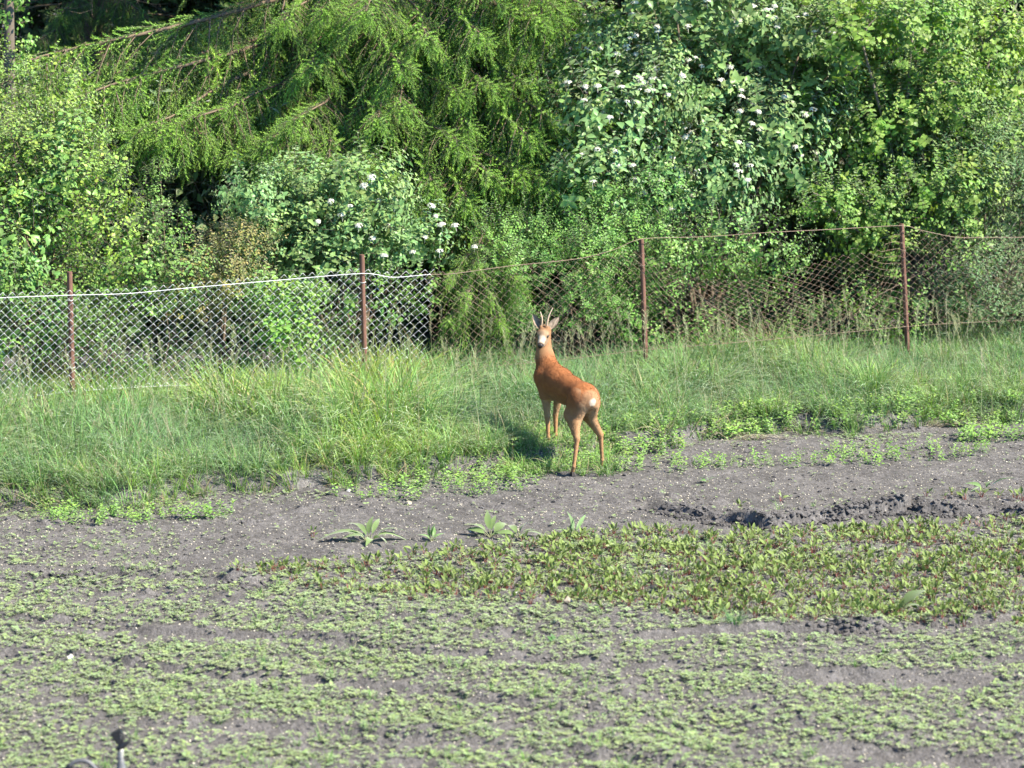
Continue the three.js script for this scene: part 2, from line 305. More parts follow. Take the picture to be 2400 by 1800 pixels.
const flowerGeo = (() => {       // domed clusters of small white flowers
  const out = [];
  for (let v = 0; v < 3; v++) {
    const r = rng(40 + v), b = new GB();
    for (let k = 0; k < 34; k++) {
      const u = Math.sqrt(r()), a = r() * 6.28, h = Math.sqrt(1 - u * u * 0.9), o = V(Math.cos(a) * u, h * 0.9, Math.sin(a) * u), p = V(o.x * 0.031, o.y * 0.020 + (r() - 0.5) * 0.005, o.z * 0.031), s = o.clone().cross(V(0.2, 0.3, 0.9)).normalize(), q = o.clone().cross(s);
      for (let j = 0; j < 4; j++) { const t = j * Math.PI / 2 + a; b.leaf(p, s.clone().multiplyScalar(Math.cos(t)).addScaledVector(q, Math.sin(t)).addScaledVector(o, 0.3), o, 0.0095, 0.0068, { c: [1, 1, 1], rows: 1, curl: 0.1, fold: 0.1 }); }
    }
    b.tube([V(0, -0.05, 0), V(0, 0.005, 0)], [0.002, 0.002], 3, [0.3, 0.45, 0.2]);
    out.push(b.geo());
  }
  return out;
})();
function shrub(name, label, category, basePx, lobes, set, mat, seed, { dens = 62, group, stemR = 0.022, stemC = [0.13, 0.10, 0.07], flowers = [], randomFlowers = 0, flowerIn = null, opts = {}, extra = null } = {}) {
  const bx = basePx, g = thing(name, label, category, V(bx.x, gh(bx.x, bx.z), bx.z), group);
  const rel = lobes.map(([c, r, d]) => [c.clone().sub(g.position), r, d]);
  part('stems', stems(V(0, 0, 0), rel, seed + 5, stemR, stemC), M.wood, g);
  const sc = crown(set, mat, lobes, seed, dens, opts);
  for (const row of sc.rows) for (const e of row) e[0].premultiply(new THREE.Matrix4().makeTranslation(-g.position.x, -g.position.y, -g.position.z));
  sc.build('foliage', g);
  const r = rng(seed + 77);
  const bloom = (p) => { const m = part('flower_cluster', flowerGeo[Math.floor(r() * 3)], M.petal, g); m.position.copy(p.sub(g.position)); m.rotation.set(0.35 + (r() - 0.5) * 0.6, r() * 6, (r() - 0.5) * 0.6); m.scale.setScalar(0.85 + 0.45 * r()); };
  for (const [px, py] of flowers) {
    let best = 1e9, d = 24; for (const [c, rad] of lobes) { const [x, y] = toPx(c), q = Math.hypot(x - px, y - py) / rad; if (q < best) { best = q; d = -c.z - rad * 1.28; } }
    bloom(P(px, py, d));
  }
  for (let k = 0, tries = 0; k < randomFlowers && tries < 5000; tries++) {
    const [c, rad] = lobes[Math.floor(r() * lobes.length)], a = (r() - 0.5) * 2.4, u = r() * 1.2 - 0.1, o = V(Math.sin(a), u, Math.cos(a)).normalize();
    const p = c.clone().addScaledVector(o, rad * (1.16 + 0.2 * r())), [x, y] = toPx(p);
    if (flowerIn && !flowerIn(x, y, r)) continue; if (x < -20 || x > 2420 || y < -40) continue;
    bloom(p); k++;
  }
  return g;
}

// ------------------------------------------------------------------ spruce
function shoot(b, base, dir, len, c0, c1, r, needles = 18) {
  const d = dir.clone().normalize(), a = d.clone().cross(V(0.3, 0.2, 0.9)).normalize(), e = d.clone().cross(a), droop = V(0, -len * 0.25, 0);
  for (let k = 0; k < needles; k++) {
    const t = (k + r()) / needles, q = k * 2.399 + r() * 0.4, o = a.clone().multiplyScalar(Math.cos(q)).addScaledVector(e, Math.sin(q));
    const f = 0.85 + 0.3 * r(), c = [lerp(c0[0], c1[0], t) * f, lerp(c0[1], c1[1], t) * f, lerp(c0[2], c1[2], t) * f];
    const p = base.clone().addScaledVector(d, len * t), nd = o.multiplyScalar(0.72).addScaledVector(d, 0.9).normalize(), s = nd.clone().cross(d).normalize(), L = 0.031 * (0.8 + 0.4 * r()) * (1 - 0.3 * t);
    const i0 = b.v(p.clone().addScaledVector(s, -0.0046), c), i1 = b.v(p.clone().addScaledVector(s, 0.0046), c), i2 = b.v(p.clone().addScaledVector(nd, L), c); b.t(i0, i1, i2);
  }
}
function branchlet(seed, fresh) {
  const r = rng(seed), b = new GB(), L = 0.30, bend = (r() - 0.5) * 0.3;
  const at = (t) => V(bend * L * t * t, L * t, 0.12 * L * t * t), old = [0.065, 0.135, 0.026], lime = [0.260, 0.480, 0.050];
  b.tube([at(0), at(0.5), at(1)], [0.0035, 0.0025, 0.0012], 3, [0.13, 0.09, 0.05]);
  for (let k = 0; k < 9; k++) {
    const t = 0.1 + 0.9 * k / 8, side = k % 2 ? 1 : -1, isTip = k === 8, new_ = r() < fresh;
    const d = isTip ? V(0, 1, 0) : V(side * (0.5 + r() * 0.25), 0.9, (r() - 0.5) * 0.7);
    const c0 = new_ ? [0.14, 0.27, 0.034] : old, c1 = new_ ? lime : [0.10, 0.19, 0.035];
    shoot(b, at(t), d, (0.10 + 0.05 * r()) * (1.1 - 0.2 * t), c0, c1, r);
  }
  shoot(b, at(0.02), V(0, 1, 0.05), L * 0.95, old, [0.09, 0.17, 0.03], r, 26);
  return b.geo();
}
const BR = [branchlet(1, 0.95), branchlet(2, 0.9), branchlet(3, 0.75), branchlet(4, 0.4), branchlet(5, 0.12)];
// a bough is baked along +x, hanging down -y; long and short ones in a few variants
function boughGeo(seed, L, width, fresh) {
  const r = rng(seed), w = new GB(), n = 9, bark = [0.15, 0.11, 0.075], P0 = [], C0 = [], I0 = [], m = new THREE.Matrix4(), q = new THREE.Quaternion(), vv = V(0, 0, 0), k1 = (r() - 0.5) * 0.3;
  const ph = r() * 6.28, at = (t) => V(L * t, L * (0.10 * Math.sin(t * 3.0) - 0.16 * t * (1 - t) * 2.0 + 0.022 * Math.sin(t * 7 + ph) * t), L * (k1 * t * (1 - t) + 0.02 * Math.sin(t * 9 + ph)));
  w.tube(Array.from({ length: n }, (_, k) => at(k / (n - 1))), Array.from({ length: n }, (_, k) => lerp(0.024, 0.004, k / (n - 1)) * Math.min(1, 0.4 + L * 0.3)), 6, bark);
  const add = (p, d, s, which) => {
    q.setFromUnitVectors(V(0, 1, 0), d.normalize()).multiply(new THREE.Quaternion().setFromAxisAngle(V(0, 1, 0), r() * 6.28)); m.compose(p, q, V(s, s, s));
    const src = BR[which], sp = src.attributes.position, cc = src.attributes.color, base = P0.length / 3, f = 0.8 + 0.4 * r(), fr = f * (0.9 + 0.2 * r());
    for (let i = 0; i < sp.count; i++) { vv.fromBufferAttribute(sp, i).applyMatrix4(m); P0.push(vv.x, vv.y, vv.z); C0.push(cc.getX(i) * fr, cc.getY(i) * f, cc.getZ(i) * f); }
    for (const i of src.index.array) I0.push(base + i);
  };
  const pick = (u) => { const z = u * fresh + (r() - 0.5) * 0.4; return z > 0.6 ? (r() < 0.5 ? 0 : 1) : z > 0.4 ? 2 : z > 0.2 ? 3 : 4; };
  for (let t = 0.2; t < 1; t += 0.115 * (0.6 + 0.8 * r()) / L) {
    const p = at(t), d = at(Math.min(1, t + 0.02)).sub(at(t - 0.02)).normalize();
    for (const s of [-1, 1]) {
      if (r() < 0.1) continue;
      const L2 = lerp(0.58, 0.20, Math.pow(clamp((t - 0.25) / 0.75), 1.2)) * (0.55 + 0.75 * r()) * width;
      const d2 = d.clone().multiplyScalar(0.5 + 0.4 * r()).add(V((r() - 0.5) * 0.2, -0.12 - 0.35 * r(), s * (0.6 + 0.4 * r()))).normalize();
      const cu = (r() - 0.5) * 0.3, p2 = (u) => p.clone().addScaledVector(d2, L2 * u).add(V(cu * L2 * u * u, -0.32 * L2 * u * u, 0));
      w.tube([p2(0), p2(0.5), p2(1)], [0.005, 0.0035, 0.0015], 3, bark);
      for (let u = 0.1 * r(); u <= 1.03; u += 0.12 / L2) {
        const hang = r(), bd = d2.clone().multiplyScalar(lerp(0.8, 0.15, hang)).add(V((r() - 0.5) * 0.4, -lerp(0.45, 1.1, hang), (r() - 0.5) * 0.4));
        add(p2(Math.min(1, u)).add(V(0, 0.015, 0)), bd, 0.62 + 0.45 * r(), pick(0.3 * t + 0.5 * u + 0.25));
      }
    }
    add(p.clone().add(V(0, 0.02, 0)), d.clone().multiplyScalar(0.8).add(V(0, -0.3 * r(), (r() - 0.5) * 1.1)), 0.7 + 0.3 * r(), pick(t + 0.1));
  }
  for (let k = 0; k < 6; k++) add(at(1), V(0.9, -0.12 * k, (r() - 0.5) * 1.1), 0.75, 0);
  const geo = new THREE.BufferGeometry(); geo.setAttribute('position', new THREE.Float32BufferAttribute(P0, 3)); geo.setAttribute('color', new THREE.Float32BufferAttribute(C0, 3)); geo.setIndex(I0); geo.computeVertexNormals();
  return { L, wood: w.geo(), needles: geo };
}
const LONG = [0, 1, 2, 3].map((k) => boughGeo(4000 + k * 11, 2.3, 1, 1)), SHORT = [0, 1, 2].map((k) => boughGeo(4100 + k * 11, 1.15, 0.75, 1)), DULL = [0, 1].map((k) => boughGeo(4200 + k * 11, 1.9, 0.9, 0.35));
function bough(parent, from, tip, seed, { width = 1, fresh = 1 } = {}) {
  const r = rng(seed), d = tip.clone().sub(from), L = d.length(), set = fresh < 0.6 ? DULL : L < 1.6 ? SHORT : LONG, v = set[Math.floor(r() * set.length)], s = L / v.L;
  const x = d.normalize(), z = x.clone().cross(V((r() - 0.5) * 0.3, 1, (r() - 0.5) * 0.3)).normalize(), y = z.clone().cross(x);
  const m = part('bough', v.wood, M.wood, parent); m.position.copy(from).sub(parent.position); m.quaternion.setFromRotationMatrix(new THREE.Matrix4().makeBasis(x, y, z)); const k = Math.pow(s, 0.75); m.scale.set(s, k, (r() < 0.5 ? -1 : 1) * k * width);
  const nm = part('needles', v.needles, M.needle, m); nm.userData.kind = 'stuff'; return m;
}
{
  const tx = -1.45, tz = -26.6, g = thing('spruce_tree', 'large green spruce with drooping light-tipped boughs behind the wire fence', 'tree', V(tx, gh(tx, tz), tz));
  const H = 10, pts = [], rad = []; for (let k = 0; k <= 10; k++) { pts.push(V(noise(k * 0.7, 1) * 0.05, k / 10 * H, noise(k * 0.6, 4) * 0.05)); rad.push(lerp(0.19, 0.02, k / 10) + (k ? 0 : 0.05)); }
  const tg = new GB(); tg.tube(pts, rad, 14, [1, 1, 1]); const geo = tg.geo(); const uv = []; for (let k = 0; k <= 10; k++) for (let j = 0; j < 14; j++) uv.push(j / 14 * 2, k * 1.0); geo.setAttribute('uv', new THREE.Float32BufferAttribute(uv, 2));
  part('trunk', geo, M.bark, g);
  const tips = [   // tip px, py, metres out, width
    [15, 185, 24.6, 0.9], [60, 250, 24.9, 0.8], [190, 250, 24.4, 1.0], [330, 300, 24.3, 1], [420, 315, 24.3, 1], [480, 330, 24.5, 0.9], [560, 260, 24.7, 0.9], [640, 330, 24.2, 0.9],
    [720, 150, 24.6, 1.1], [760, 385, 24.0, 1], [700, 300, 24.2, 1], [840, 380, 24.0, 1], [900, 290, 24.2, 1], [950, 245, 24.3, 1], [930, 150, 24.4, 1], [1010, 85, 24.5, 1], [870, 40, 24.5, 1.1], [760, 20, 24.7, 1.1], [660, 60, 24.9, 1],
    [1060, 230, 24.5, 0.8], [1150, 195, 24.5, 0.9], [1235, 190, 24.5, 0.9], [1130, 90, 24.6, 1], [1250, 60, 24.7, 1], [1340, 115, 24.6, 0.9], [1390, 40, 24.8, 0.9], [1300, 10, 24.9, 1], [1180, 10, 24.9, 1],
    [1375, 275, 24.2, 0.6], [1330, 360, 24.0, 0.75], [1320, 450, 23.9, 0.75], [1290, 500, 23.9, 0.75], [1210, 520, 23.8, 0.75], [1120, 560, 23.7, 0.7], [1150, 400, 23.9, 0.85], [1060, 350, 24.1, 0.85], [1020, 440, 23.9, 0.8], [1240, 330, 24.1, 0.8],
    [1280, 290, 24.2, 0.7], [1200, 420, 23.9, 0.8], [1260, 440, 23.8, 0.75], [1180, 580, 23.7, 0.6], [1100, 480, 23.8, 0.8], [620, 380, 24.3, 0.8], [690, 420, 24.2, 0.7], [450, 300, 24.6, 0.9], [900, 420, 24.0, 0.75], [780, 425, 24.1, 0.7], [560, 370, 24.5, 0.7], [980, 520, 23.8, 0.6], [1080, 300, 24.4, 0.8],
  ];
  tips.forEach(([x, y, d, w], k) => {
    const e = P(x, y, d), hd = Math.hypot(e.x - tx, e.z - tz), y0 = clamp(e.y + 0.20 * hd + 0.12, 0.6, 8);
    bough(g, V(tx, y0, tz), e, 1000 + k * 31, { width: w });
  });
  const r = rng(88);
  for (let k = 0; k < 46; k++) {      // boughs above the picture and on the far side
    const hgt = k < 30 ? 3.6 + 5.6 * (k / 30) : 1.2 + 2.6 * r(), a = k < 30 ? k * 2.4 : Math.PI * (1.05 + 0.9 * r()), len = k < 30 ? lerp(2.6, 0.7, (hgt - 3.6) / 5.6) : 2.2;
    const e = V(tx + Math.cos(a) * len, hgt - 0.15 * len, tz + Math.sin(a) * len);
    if (toPx(e)[1] > 20 && a < 3.2 && k < 30) continue;
    bough(g, V(tx, hgt + 0.3, tz), e, 3000 + k * 13, { width: 1, sparse: 0.6, fresh: 0.9 });
  }
}
{ // a second conifer further back with dead lower twigs
  const b = P(230, 300, 28.6), tx = b.x, tz = b.z, g = thing('conifer_tree', 'dark shaded conifer with bare dead lower twigs behind the large spruce', 'tree', V(tx, gh(tx, tz), tz)), r = rng(501);
  const w = new GB(); w.tube(Array.from({ length: 9 }, (_, k) => V(0, k * 1.2, 0)), Array.from({ length: 9 }, (_, k) => lerp(0.2, 0.03, k / 8)), 12, [0.12, 0.09, 0.07]); part('trunk', w.geo(), M.wood, g);
  for (let k = 0; k < 46; k++) {
    const y0 = 0.5 + 4.2 * (k / 46), a = r() * 6.28, L = 1.2 + r() * 1.1, d = new GB(), q = (t) => V(Math.cos(a) * L * t, y0 - 0.25 * L * t * t + 0.05, Math.sin(a) * L * t), col = [0.13, 0.10, 0.065];
    d.tube([q(0), q(0.35), q(0.7), q(1)], [0.014, 0.01, 0.006, 0.002], 4, col);
    for (let j = 0; j < 12; j++) { const t = 0.2 + 0.8 * j / 12, s = r() < 0.5 ? -1 : 1, p = q(t), e = p.clone().add(V(-Math.sin(a) * s * 0.35 + Math.cos(a) * 0.15, -0.22 * r(), Math.cos(a) * s * 0.35 + Math.sin(a) * 0.15).multiplyScalar(0.6 + r())); d.tube([p, p.clone().lerp(e, 0.5).add(V(0, -0.03, 0)), e], [0.004, 0.003, 0.001], 3, col); }
    part('dead_branch', d.geo(), M.wood, g);
  }
  for (let k = 0; k < 26; k++) { const hgt = 4.4 + 4.5 * (k / 26), a = k * 2.4, len = lerp(2.4, 0.6, k / 26); bough(g, V(tx, hgt, tz), V(tx + Math.cos(a) * len, hgt - 0.3 * len, tz + Math.sin(a) * len), 5000 + k * 7, { sparse: 0.7, fresh: 0.4 }); }
  for (const [x, y, d] of [[350, 60, 27.2], [150, 40, 27.4], [90, 110, 27], [430, 110, 27.3], [560, 130, 27]]) bough(g, V(tx, P(x, y, d).y + 0.5, tz), P(x, y, d), 5500 + x, { sparse: 0.5, fresh: 0.35, width: 0.7 });
}
// the dark wood behind the hedge
{
  const r = rng(61), lobes = [];
  for (let k = 0; k < 520; k++) { const x = (r() - 0.5) * 22, y = 0.3 + 9.5 * Math.pow(r(), 0.8); lobes.push([V(x, y, -(29.2 + r() * 3)), 0.55 + 0.5 * r()]); }
  for (let k = 0; k < 420; k++) { const x = (r() - 0.5) * 16, d = 25.6 + 0.25 * x + r() * 3.2; lobes.push([V(x, 0.2 + 1.9 * r() * r(), -d), 0.35 + 0.3 * r()]); }
  const made = crown(S.wood, M.leaf, lobes, 62, 46).build('woodland', scene);
  for (const m of made) tag(m, 'mass of leaves deep in the wood behind the hedge', 'woodland', null, 'stuff');
}

// ------------------------------------------------------------------ the hedge: shrubs and young trees
const fz = (px) => 20.78 + px * 0.001333;
const behind = (a, b = 0) => (px, py) => fz(px) + a + clamp((700 - py) / 700, 0, 1.3) * b;
const baseAt = (px, off) => { const d = fz(px) + off; return V((px - 1200) / FPX * d * 1.02, 0, -d); };
shrub('hawthorn_bush', 'yellow-green small-leaved bush behind the silver end of the fence', 'shrub', baseAt(110, 1.1), lobesIn(11, -90, 330, 250, 690, 95, 0.27, behind(0.75, 0.8), [[280, 330, 60]]).concat(lobesIn(12, -60, 230, 150, 320, 90, 0.24, behind(1.4, 1.0))), S.hawthorn, M.leaf, 1100, { dens: 105 });
shrub('hazel_sapling', 'broad-leaved sapling sticking out of the yellow-green bush', 'shrub', baseAt(120, 0.8), [[P(130, 335, 22.0), 0.2], [P(90, 400, 22.0), 0.22], [P(30, 450, 21.9), 0.24], [P(150, 460, 21.8), 0.2], [P(60, 560, 21.6), 0.22], [P(20, 640, 21.4), 0.2]], S.hazel, M.gloss, 1200, { dens: 52 });
shrub('dark_sapling', 'thin sapling with a few blunt leaves in the dark gap below the spruce', 'shrub', baseAt(380, 1.0), [[P(375, 400, 22.4), 0.09], [P(352, 470, 22.2), 0.13], [P(400, 540, 22.0), 0.15], [P(335, 570, 22.0), 0.2], [P(430, 620, 21.9), 0.17], [P(300, 630, 21.8), 0.22]], S.bramble, M.gloss, 1300, { opts: {}, stemR: 0.012 });
shrub('russet_bush', 'low bush with russet-tinged shoots just behind the silver mesh', 'shrub', baseAt(540, 0.8), [[P(555, 600, 22.1), 0.2], [P(500, 640, 22.0), 0.22], [P(590, 575, 22.2), 0.18], [P(470, 680, 21.9), 0.2], [P(560, 680, 21.9), 0.22], [P(430, 700, 21.8), 0.2], [P(520, 560, 22.4), 0.15]], S.reddish, M.leaf, 1400, { dens: 105 });
const midFlowers = [[870, 417], [853, 436], [775, 472], [888, 472], [923, 470], [925, 486], [820, 484], [1010, 484], [801, 505], [1021, 508], [1035, 528], [1067, 530], [945, 543], [912, 530], [996, 558], [1112, 580], [1030, 590], [967, 592], [872, 560], [840, 530], [745, 520], [900, 600]];
shrub('dogwood_shrub', 'small dogwood with scattered white flower heads under the spruce boughs', 'shrub', baseAt(820, 1.1), lobesIn(21, 590, 460, 1010, 660, 85, 0.24, behind(0.8, 0.6), [[1000, 640, 60], [640, 640, 50, 50]]).concat([[P(720, 430, 22.9), 0.22], [P(800, 440, 22.8), 0.2], [P(640, 440, 23), 0.18]]), S.dogwood, M.gloss, 1500, { dens: 70, flowers: midFlowers });
const inRight = (x, y, r) => (x > 1470 && x < 2060 && y < 290 ? r() < 0.9 : x > 1330 && x < 1760 && y < 520 ? r() < 0.75 : x > 1650 && x < 2000 && y < 520 ? r() < 0.25 : r() < 0.12);
shrub('dogwood_shrub', 'tall broad dogwood covered in white flower heads above the rusty fence', 'shrub', baseAt(1640, 1.6), lobesIn(31, 1370, 20, 1900, 560, 110, 0.30, behind(1.0, 1.0), [[1465, 205, 45, 60], [1690, 160, 55, 35], [1800, 215, 40, 35], [1460, 30, 90, 60], [1820, 520, 60, 50], [1650, 320, 30, 25]])
  .concat(lobesIn(32, 1400, 10, 2060, 300, 120, 0.3, behind(1.7, 1.0), [[1465, 205, 50, 60], [1460, 20, 100, 60]])).concat(lobesIn(33, 1430, -180, 2050, -20, 130, 0.36, behind(2.0, 1.0))), S.dogwood, M.gloss, 1600, { dens: 66, randomFlowers: 290, flowerIn: inRight, stemR: 0.03 });
shrub('privet_bush', 'dense glossy small-leaved bush between the two middle rusty posts', 'shrub', baseAt(1340, 0.8), lobesIn(41, 1140, 560, 1500, 740, 85, 0.23, behind(0.6, 0.6), [[1330, 700, 25, 25]])
  .concat(lobesIn(43, 1170, 740, 1500, 800, 75, 0.17, behind(0.5, 0))).concat(lobesIn(42, 1330, 460, 1520, 580, 85, 0.24, behind(0.9, 0.8))), S.privet, M.gloss, 1700, { dens: 110, stemR: 0.011 });
shrub('field_maple', 'young maple with yellow-green leaves rising behind the tallest rusty post', 'tree', baseAt(2150, 1.7), lobesIn(51, 1900, 30, 2440, 470, 112, 0.30, behind(1.1, 1.0), [[2340, 30, 70, 60], [1880, 480, 40]]).concat(lobesIn(52, 1950, -200, 2500, -40, 130, 0.36, behind(1.6, 1.0))).concat(lobesIn(53, 2060, 60, 2300, 430, 120, 0.28, behind(0.7, 0.8))).concat(lobesIn(54, 1960, 470, 2260, 570, 95, 0.24, behind(0.75, 0.6))), S.maple, M.leaf, 1800, { dens: 84, stemR: 0.035, stemC: [0.17, 0.15, 0.12] });
shrub('willow_bush', 'grey-green narrow-leaved bush behind the rusty mesh past the last post', 'shrub', baseAt(2340, 0.8), lobesIn(61, 2250, 360, 2480, 760, 90, 0.25, behind(0.55, 0.7)), S.willow, M.leaf, 1900, { dens: 115 });
shrub('bramble_thicket', 'tangled bramble growing behind the silver wire mesh', 'shrub', baseAt(330, 0.45), lobesIn(71, -60, 700, 1000, 880, 85, 0.19, behind(0.42, 0), [[440, 765, 150, 55], [190, 850, 90, 45], [560, 740, 50, 40], [880, 800, 50, 45], [340, 800, 60, 40], [760, 690, 70, 30]]), S.bramble, M.leaf, 2000, { dens: 90, stemR: 0.008 });
shrub('knotweed_clump', 'clump of large lime-green leaves against the silver wire mesh', 'plant', baseAt(660, 0.3), [[P(650, 700, 21.9), 0.17], [P(690, 740, 21.9), 0.17], [P(640, 780, 21.85), 0.18], [P(700, 810, 21.9), 0.17], [P(610, 690, 21.9), 0.12], [P(740, 700, 22), 0.12]], S.lime, M.leaf, 2100, { dens: 62, stemR: 0.006, stemC: [0.16, 0.2, 0.06] });
shrub('bramble_thicket', 'dark bramble tangle behind the sagging rusty mesh', 'shrub', baseAt(1800, 0.6), lobesIn(81, 1530, 620, 2260, 800, 90, 0.18, behind(0.55, 0), [[1680, 710, 60, 40], [1900, 680, 75, 45], [2030, 620, 110, 55], [2180, 620, 60, 90], [1800, 750, 50, 30], [2060, 740, 60, 30]]).concat(lobesIn(82, 1540, 560, 1800, 640, 80, 0.2, behind(0.6, 0.3))), S.bramble, M.gloss, 2200, { dens: 80, stemR: 0.008 });
{ // conifer sprays low by the fence between silver and rusty mesh
  const b = baseAt(1130, 1.0), g = thing('spruce_sapling', 'small bright green spruce sapling at the join of silver and rusty mesh', 'tree', V(b.x, gh(b.x, b.z), b.z));
  const w = new GB(); w.tube([V(0, -0.05, 0), V(0.02, 0.8, 0), V(0, 1.35, 0.03)], [0.03, 0.02, 0.006], 7, [0.16, 0.12, 0.08]); part('trunk', w.geo(), M.wood, g);
  [[1060, 640, 22.6], [1120, 620, 22.6], [1180, 610, 22.7], [1090, 700, 22.4], [1150, 690, 22.4], [1060, 740, 22.4], [1210, 660, 22.6], [1170, 750, 22.4]].forEach(([x, y, d], k) => { const e = P(x, y, d); bough(g, V(b.x, e.y + 0.18, b.z), e, 7000 + k * 9, { width: 0.55, sparse: 1.1 }); });
}
{ // trunk with ivy in the corner behind the yellow-green bush
  const c = P(35, 200, 24.2), g = thing('ivy_clad_trunk', 'slim trunk wound with ivy in front of the dark conifer', 'tree', V(c.x, gh(c.x, c.z), c.z)), r = rng(71);
  const w = new GB(); w.tube(Array.from({ length: 8 }, (_, k) => V(noise(k, 5) * 0.06, k * 0.8, 0)), Array.from({ length: 8 }, (_, k) => lerp(0.07, 0.03, k / 7)), 9, [0.12, 0.10, 0.08]); part('trunk', w.geo(), M.wood, g);
  const sc = new Scatter(S.bramble, M.gloss);
  for (let k = 0; k < 260; k++) { const y = 1.2 + 4.2 * r(), a = r() * 6.28, o = V(Math.cos(a), 0.3, Math.sin(a)).normalize(); sc.add(V(Math.cos(a) * 0.08, y, Math.sin(a) * 0.08), o, r() * 6, 0.6 + 0.4 * r(), [1, 1.05, 0.9], k); }
  sc.build('foliage', g);
}
// ------------------------------------------------------------------ the fence
const postDefs = [[163, 637, 172, 995, 21.0], [848, 597, 858, 955, 21.9], [1503, 560, 1517, 905, 22.8], [2113, 525, 2132, 868, 23.62], [2412, 548, 2428, 850, 24.02], [-520, 690, -505, 1040, 20.1]];
function post(parent, [x0, y0, x1, y1, d], seed) {
  const top = P(x0, y0, d), foot = P(x1, y1, d); foot.y = gh(foot.x, foot.z) - 0.15;
  const dir = top.clone().sub(foot), L = dir.length(); dir.normalize();
  const g = new THREE.CylinderGeometry(0.022, 0.023, L, 14, 10, false); const p = g.attributes.position, r = rng(seed);
  for (let i = 0; i < p.count; i++) { const q = 1 + noise(p.getX(i) * 60, p.getY(i) * 9, seed) * 0.03; p.setX(i, p.getX(i) * q); p.setZ(i, p.getZ(i) * q); }
  g.computeVertexNormals(); const uv = g.attributes.uv; for (let i = 0; i < uv.count; i++) uv.setXY(i, uv.getX(i) * 0.5 + r() * 0, uv.getY(i) * 2 + seed * 0.37);
  const m = part('post', g, M.rust, parent); m.position.copy(top).add(foot).multiplyScalar(0.5).sub(parent.position); m.quaternion.setFromUnitVectors(V(0, 1, 0), dir);
  for (const t of [0.84, 0.45]) { const t2 = new THREE.TorusGeometry(0.026, 0.0028, 5, 12); const k = part('tie_wire', t2, parent.userData.wire, m); k.rotation.x = Math.PI / 2 + 0.2; k.position.y = (t - 0.5) * L; }
  return m;
}
function wire(name, parent, pts, rad, mat, sides = 5) { const c = new THREE.CatmullRomCurve3(pts.map((p) => p.clone().sub(parent.position)), false, 'catmullrom', 0.4); return part(name, new THREE.TubeGeometry(c, pts.length * 10, rad, sides, false), mat, parent); }
// mesh between px x0..x1; top and bottom give py over px; every zigzag wire is a part
function chainLink(parent, x0, x1, top, bottom, mat, rad, cell, skew, wob, seed) {
  const at = (px, v) => { const d = fz(px) - 0.03 + noise(px * 0.012, v * 3, seed) * wob, py = lerp(top(px), bottom(px), v); return P(px + noise(px * 0.009, v * 4, seed + 3) * wob * 130, py, d); };
  const rows = 24, n = Math.round((x1 - x0) / cell);
  for (let k = 0; k < n; k++) {
    const pts = [];
    for (let j = 0; j <= rows; j++) {
      const v = j / rows, s = (j + k) % 2 ? 1 : -1, px = x0 + (k + 0.5) * cell + s * cell * 0.5 + skew * (0.5 - v);
      const p = at(clamp(px, x0 - 25, x1 + 25), v).sub(parent.position); p.z += s * 0.003; pts.push(p);
    }
    const b = new GB(); b.tube(pts, pts.map(() => rad), 4, [1, 1, 1]); part('mesh_wire', b.geo(), mat, parent);
  }
}
{
  const o = P(500, 900, 21.4); o.y = gh(o.x, o.z);
  const g = thing('chain_link_fence', 'silver chain-link fence on rusty posts with a taut top wire', 'fence', o); g.userData.wire = M.zinc;
  [0, 1, 5].forEach((k) => post(g, postDefs[k], k + 1));
  const top = poly([[-560, 740], [-100, 704], [0, 698], [165, 692], [300, 688], [430, 676], [650, 657], [850, 641], [920, 650], [1010, 643], [1080, 640]]);
  const bot = poly([[-560, 985], [-100, 955], [0, 940], [165, 918], [350, 906], [600, 897], [800, 886], [900, 880], [1080, 868]]);
  chainLink(g, -160, 1010, (x) => top(x) - 12, bot, M.zinc, 0.0027, 11, 26, 0.02, 3);
  wire('top_wire', g, [-500, -160, 0, 165, 300, 430, 650, 850, 920, 1010].map((x) => P(x, top(x), fz(x) - 0.045)), 0.003, M.zinc);
  wire('bottom_wire', g, [-160, 70, 165, 350, 600, 800, 900, 1010].map((x) => P(x, bot(x), fz(x) - 0.045)), 0.0024, M.zinc);
  delete g.userData.wire;
}
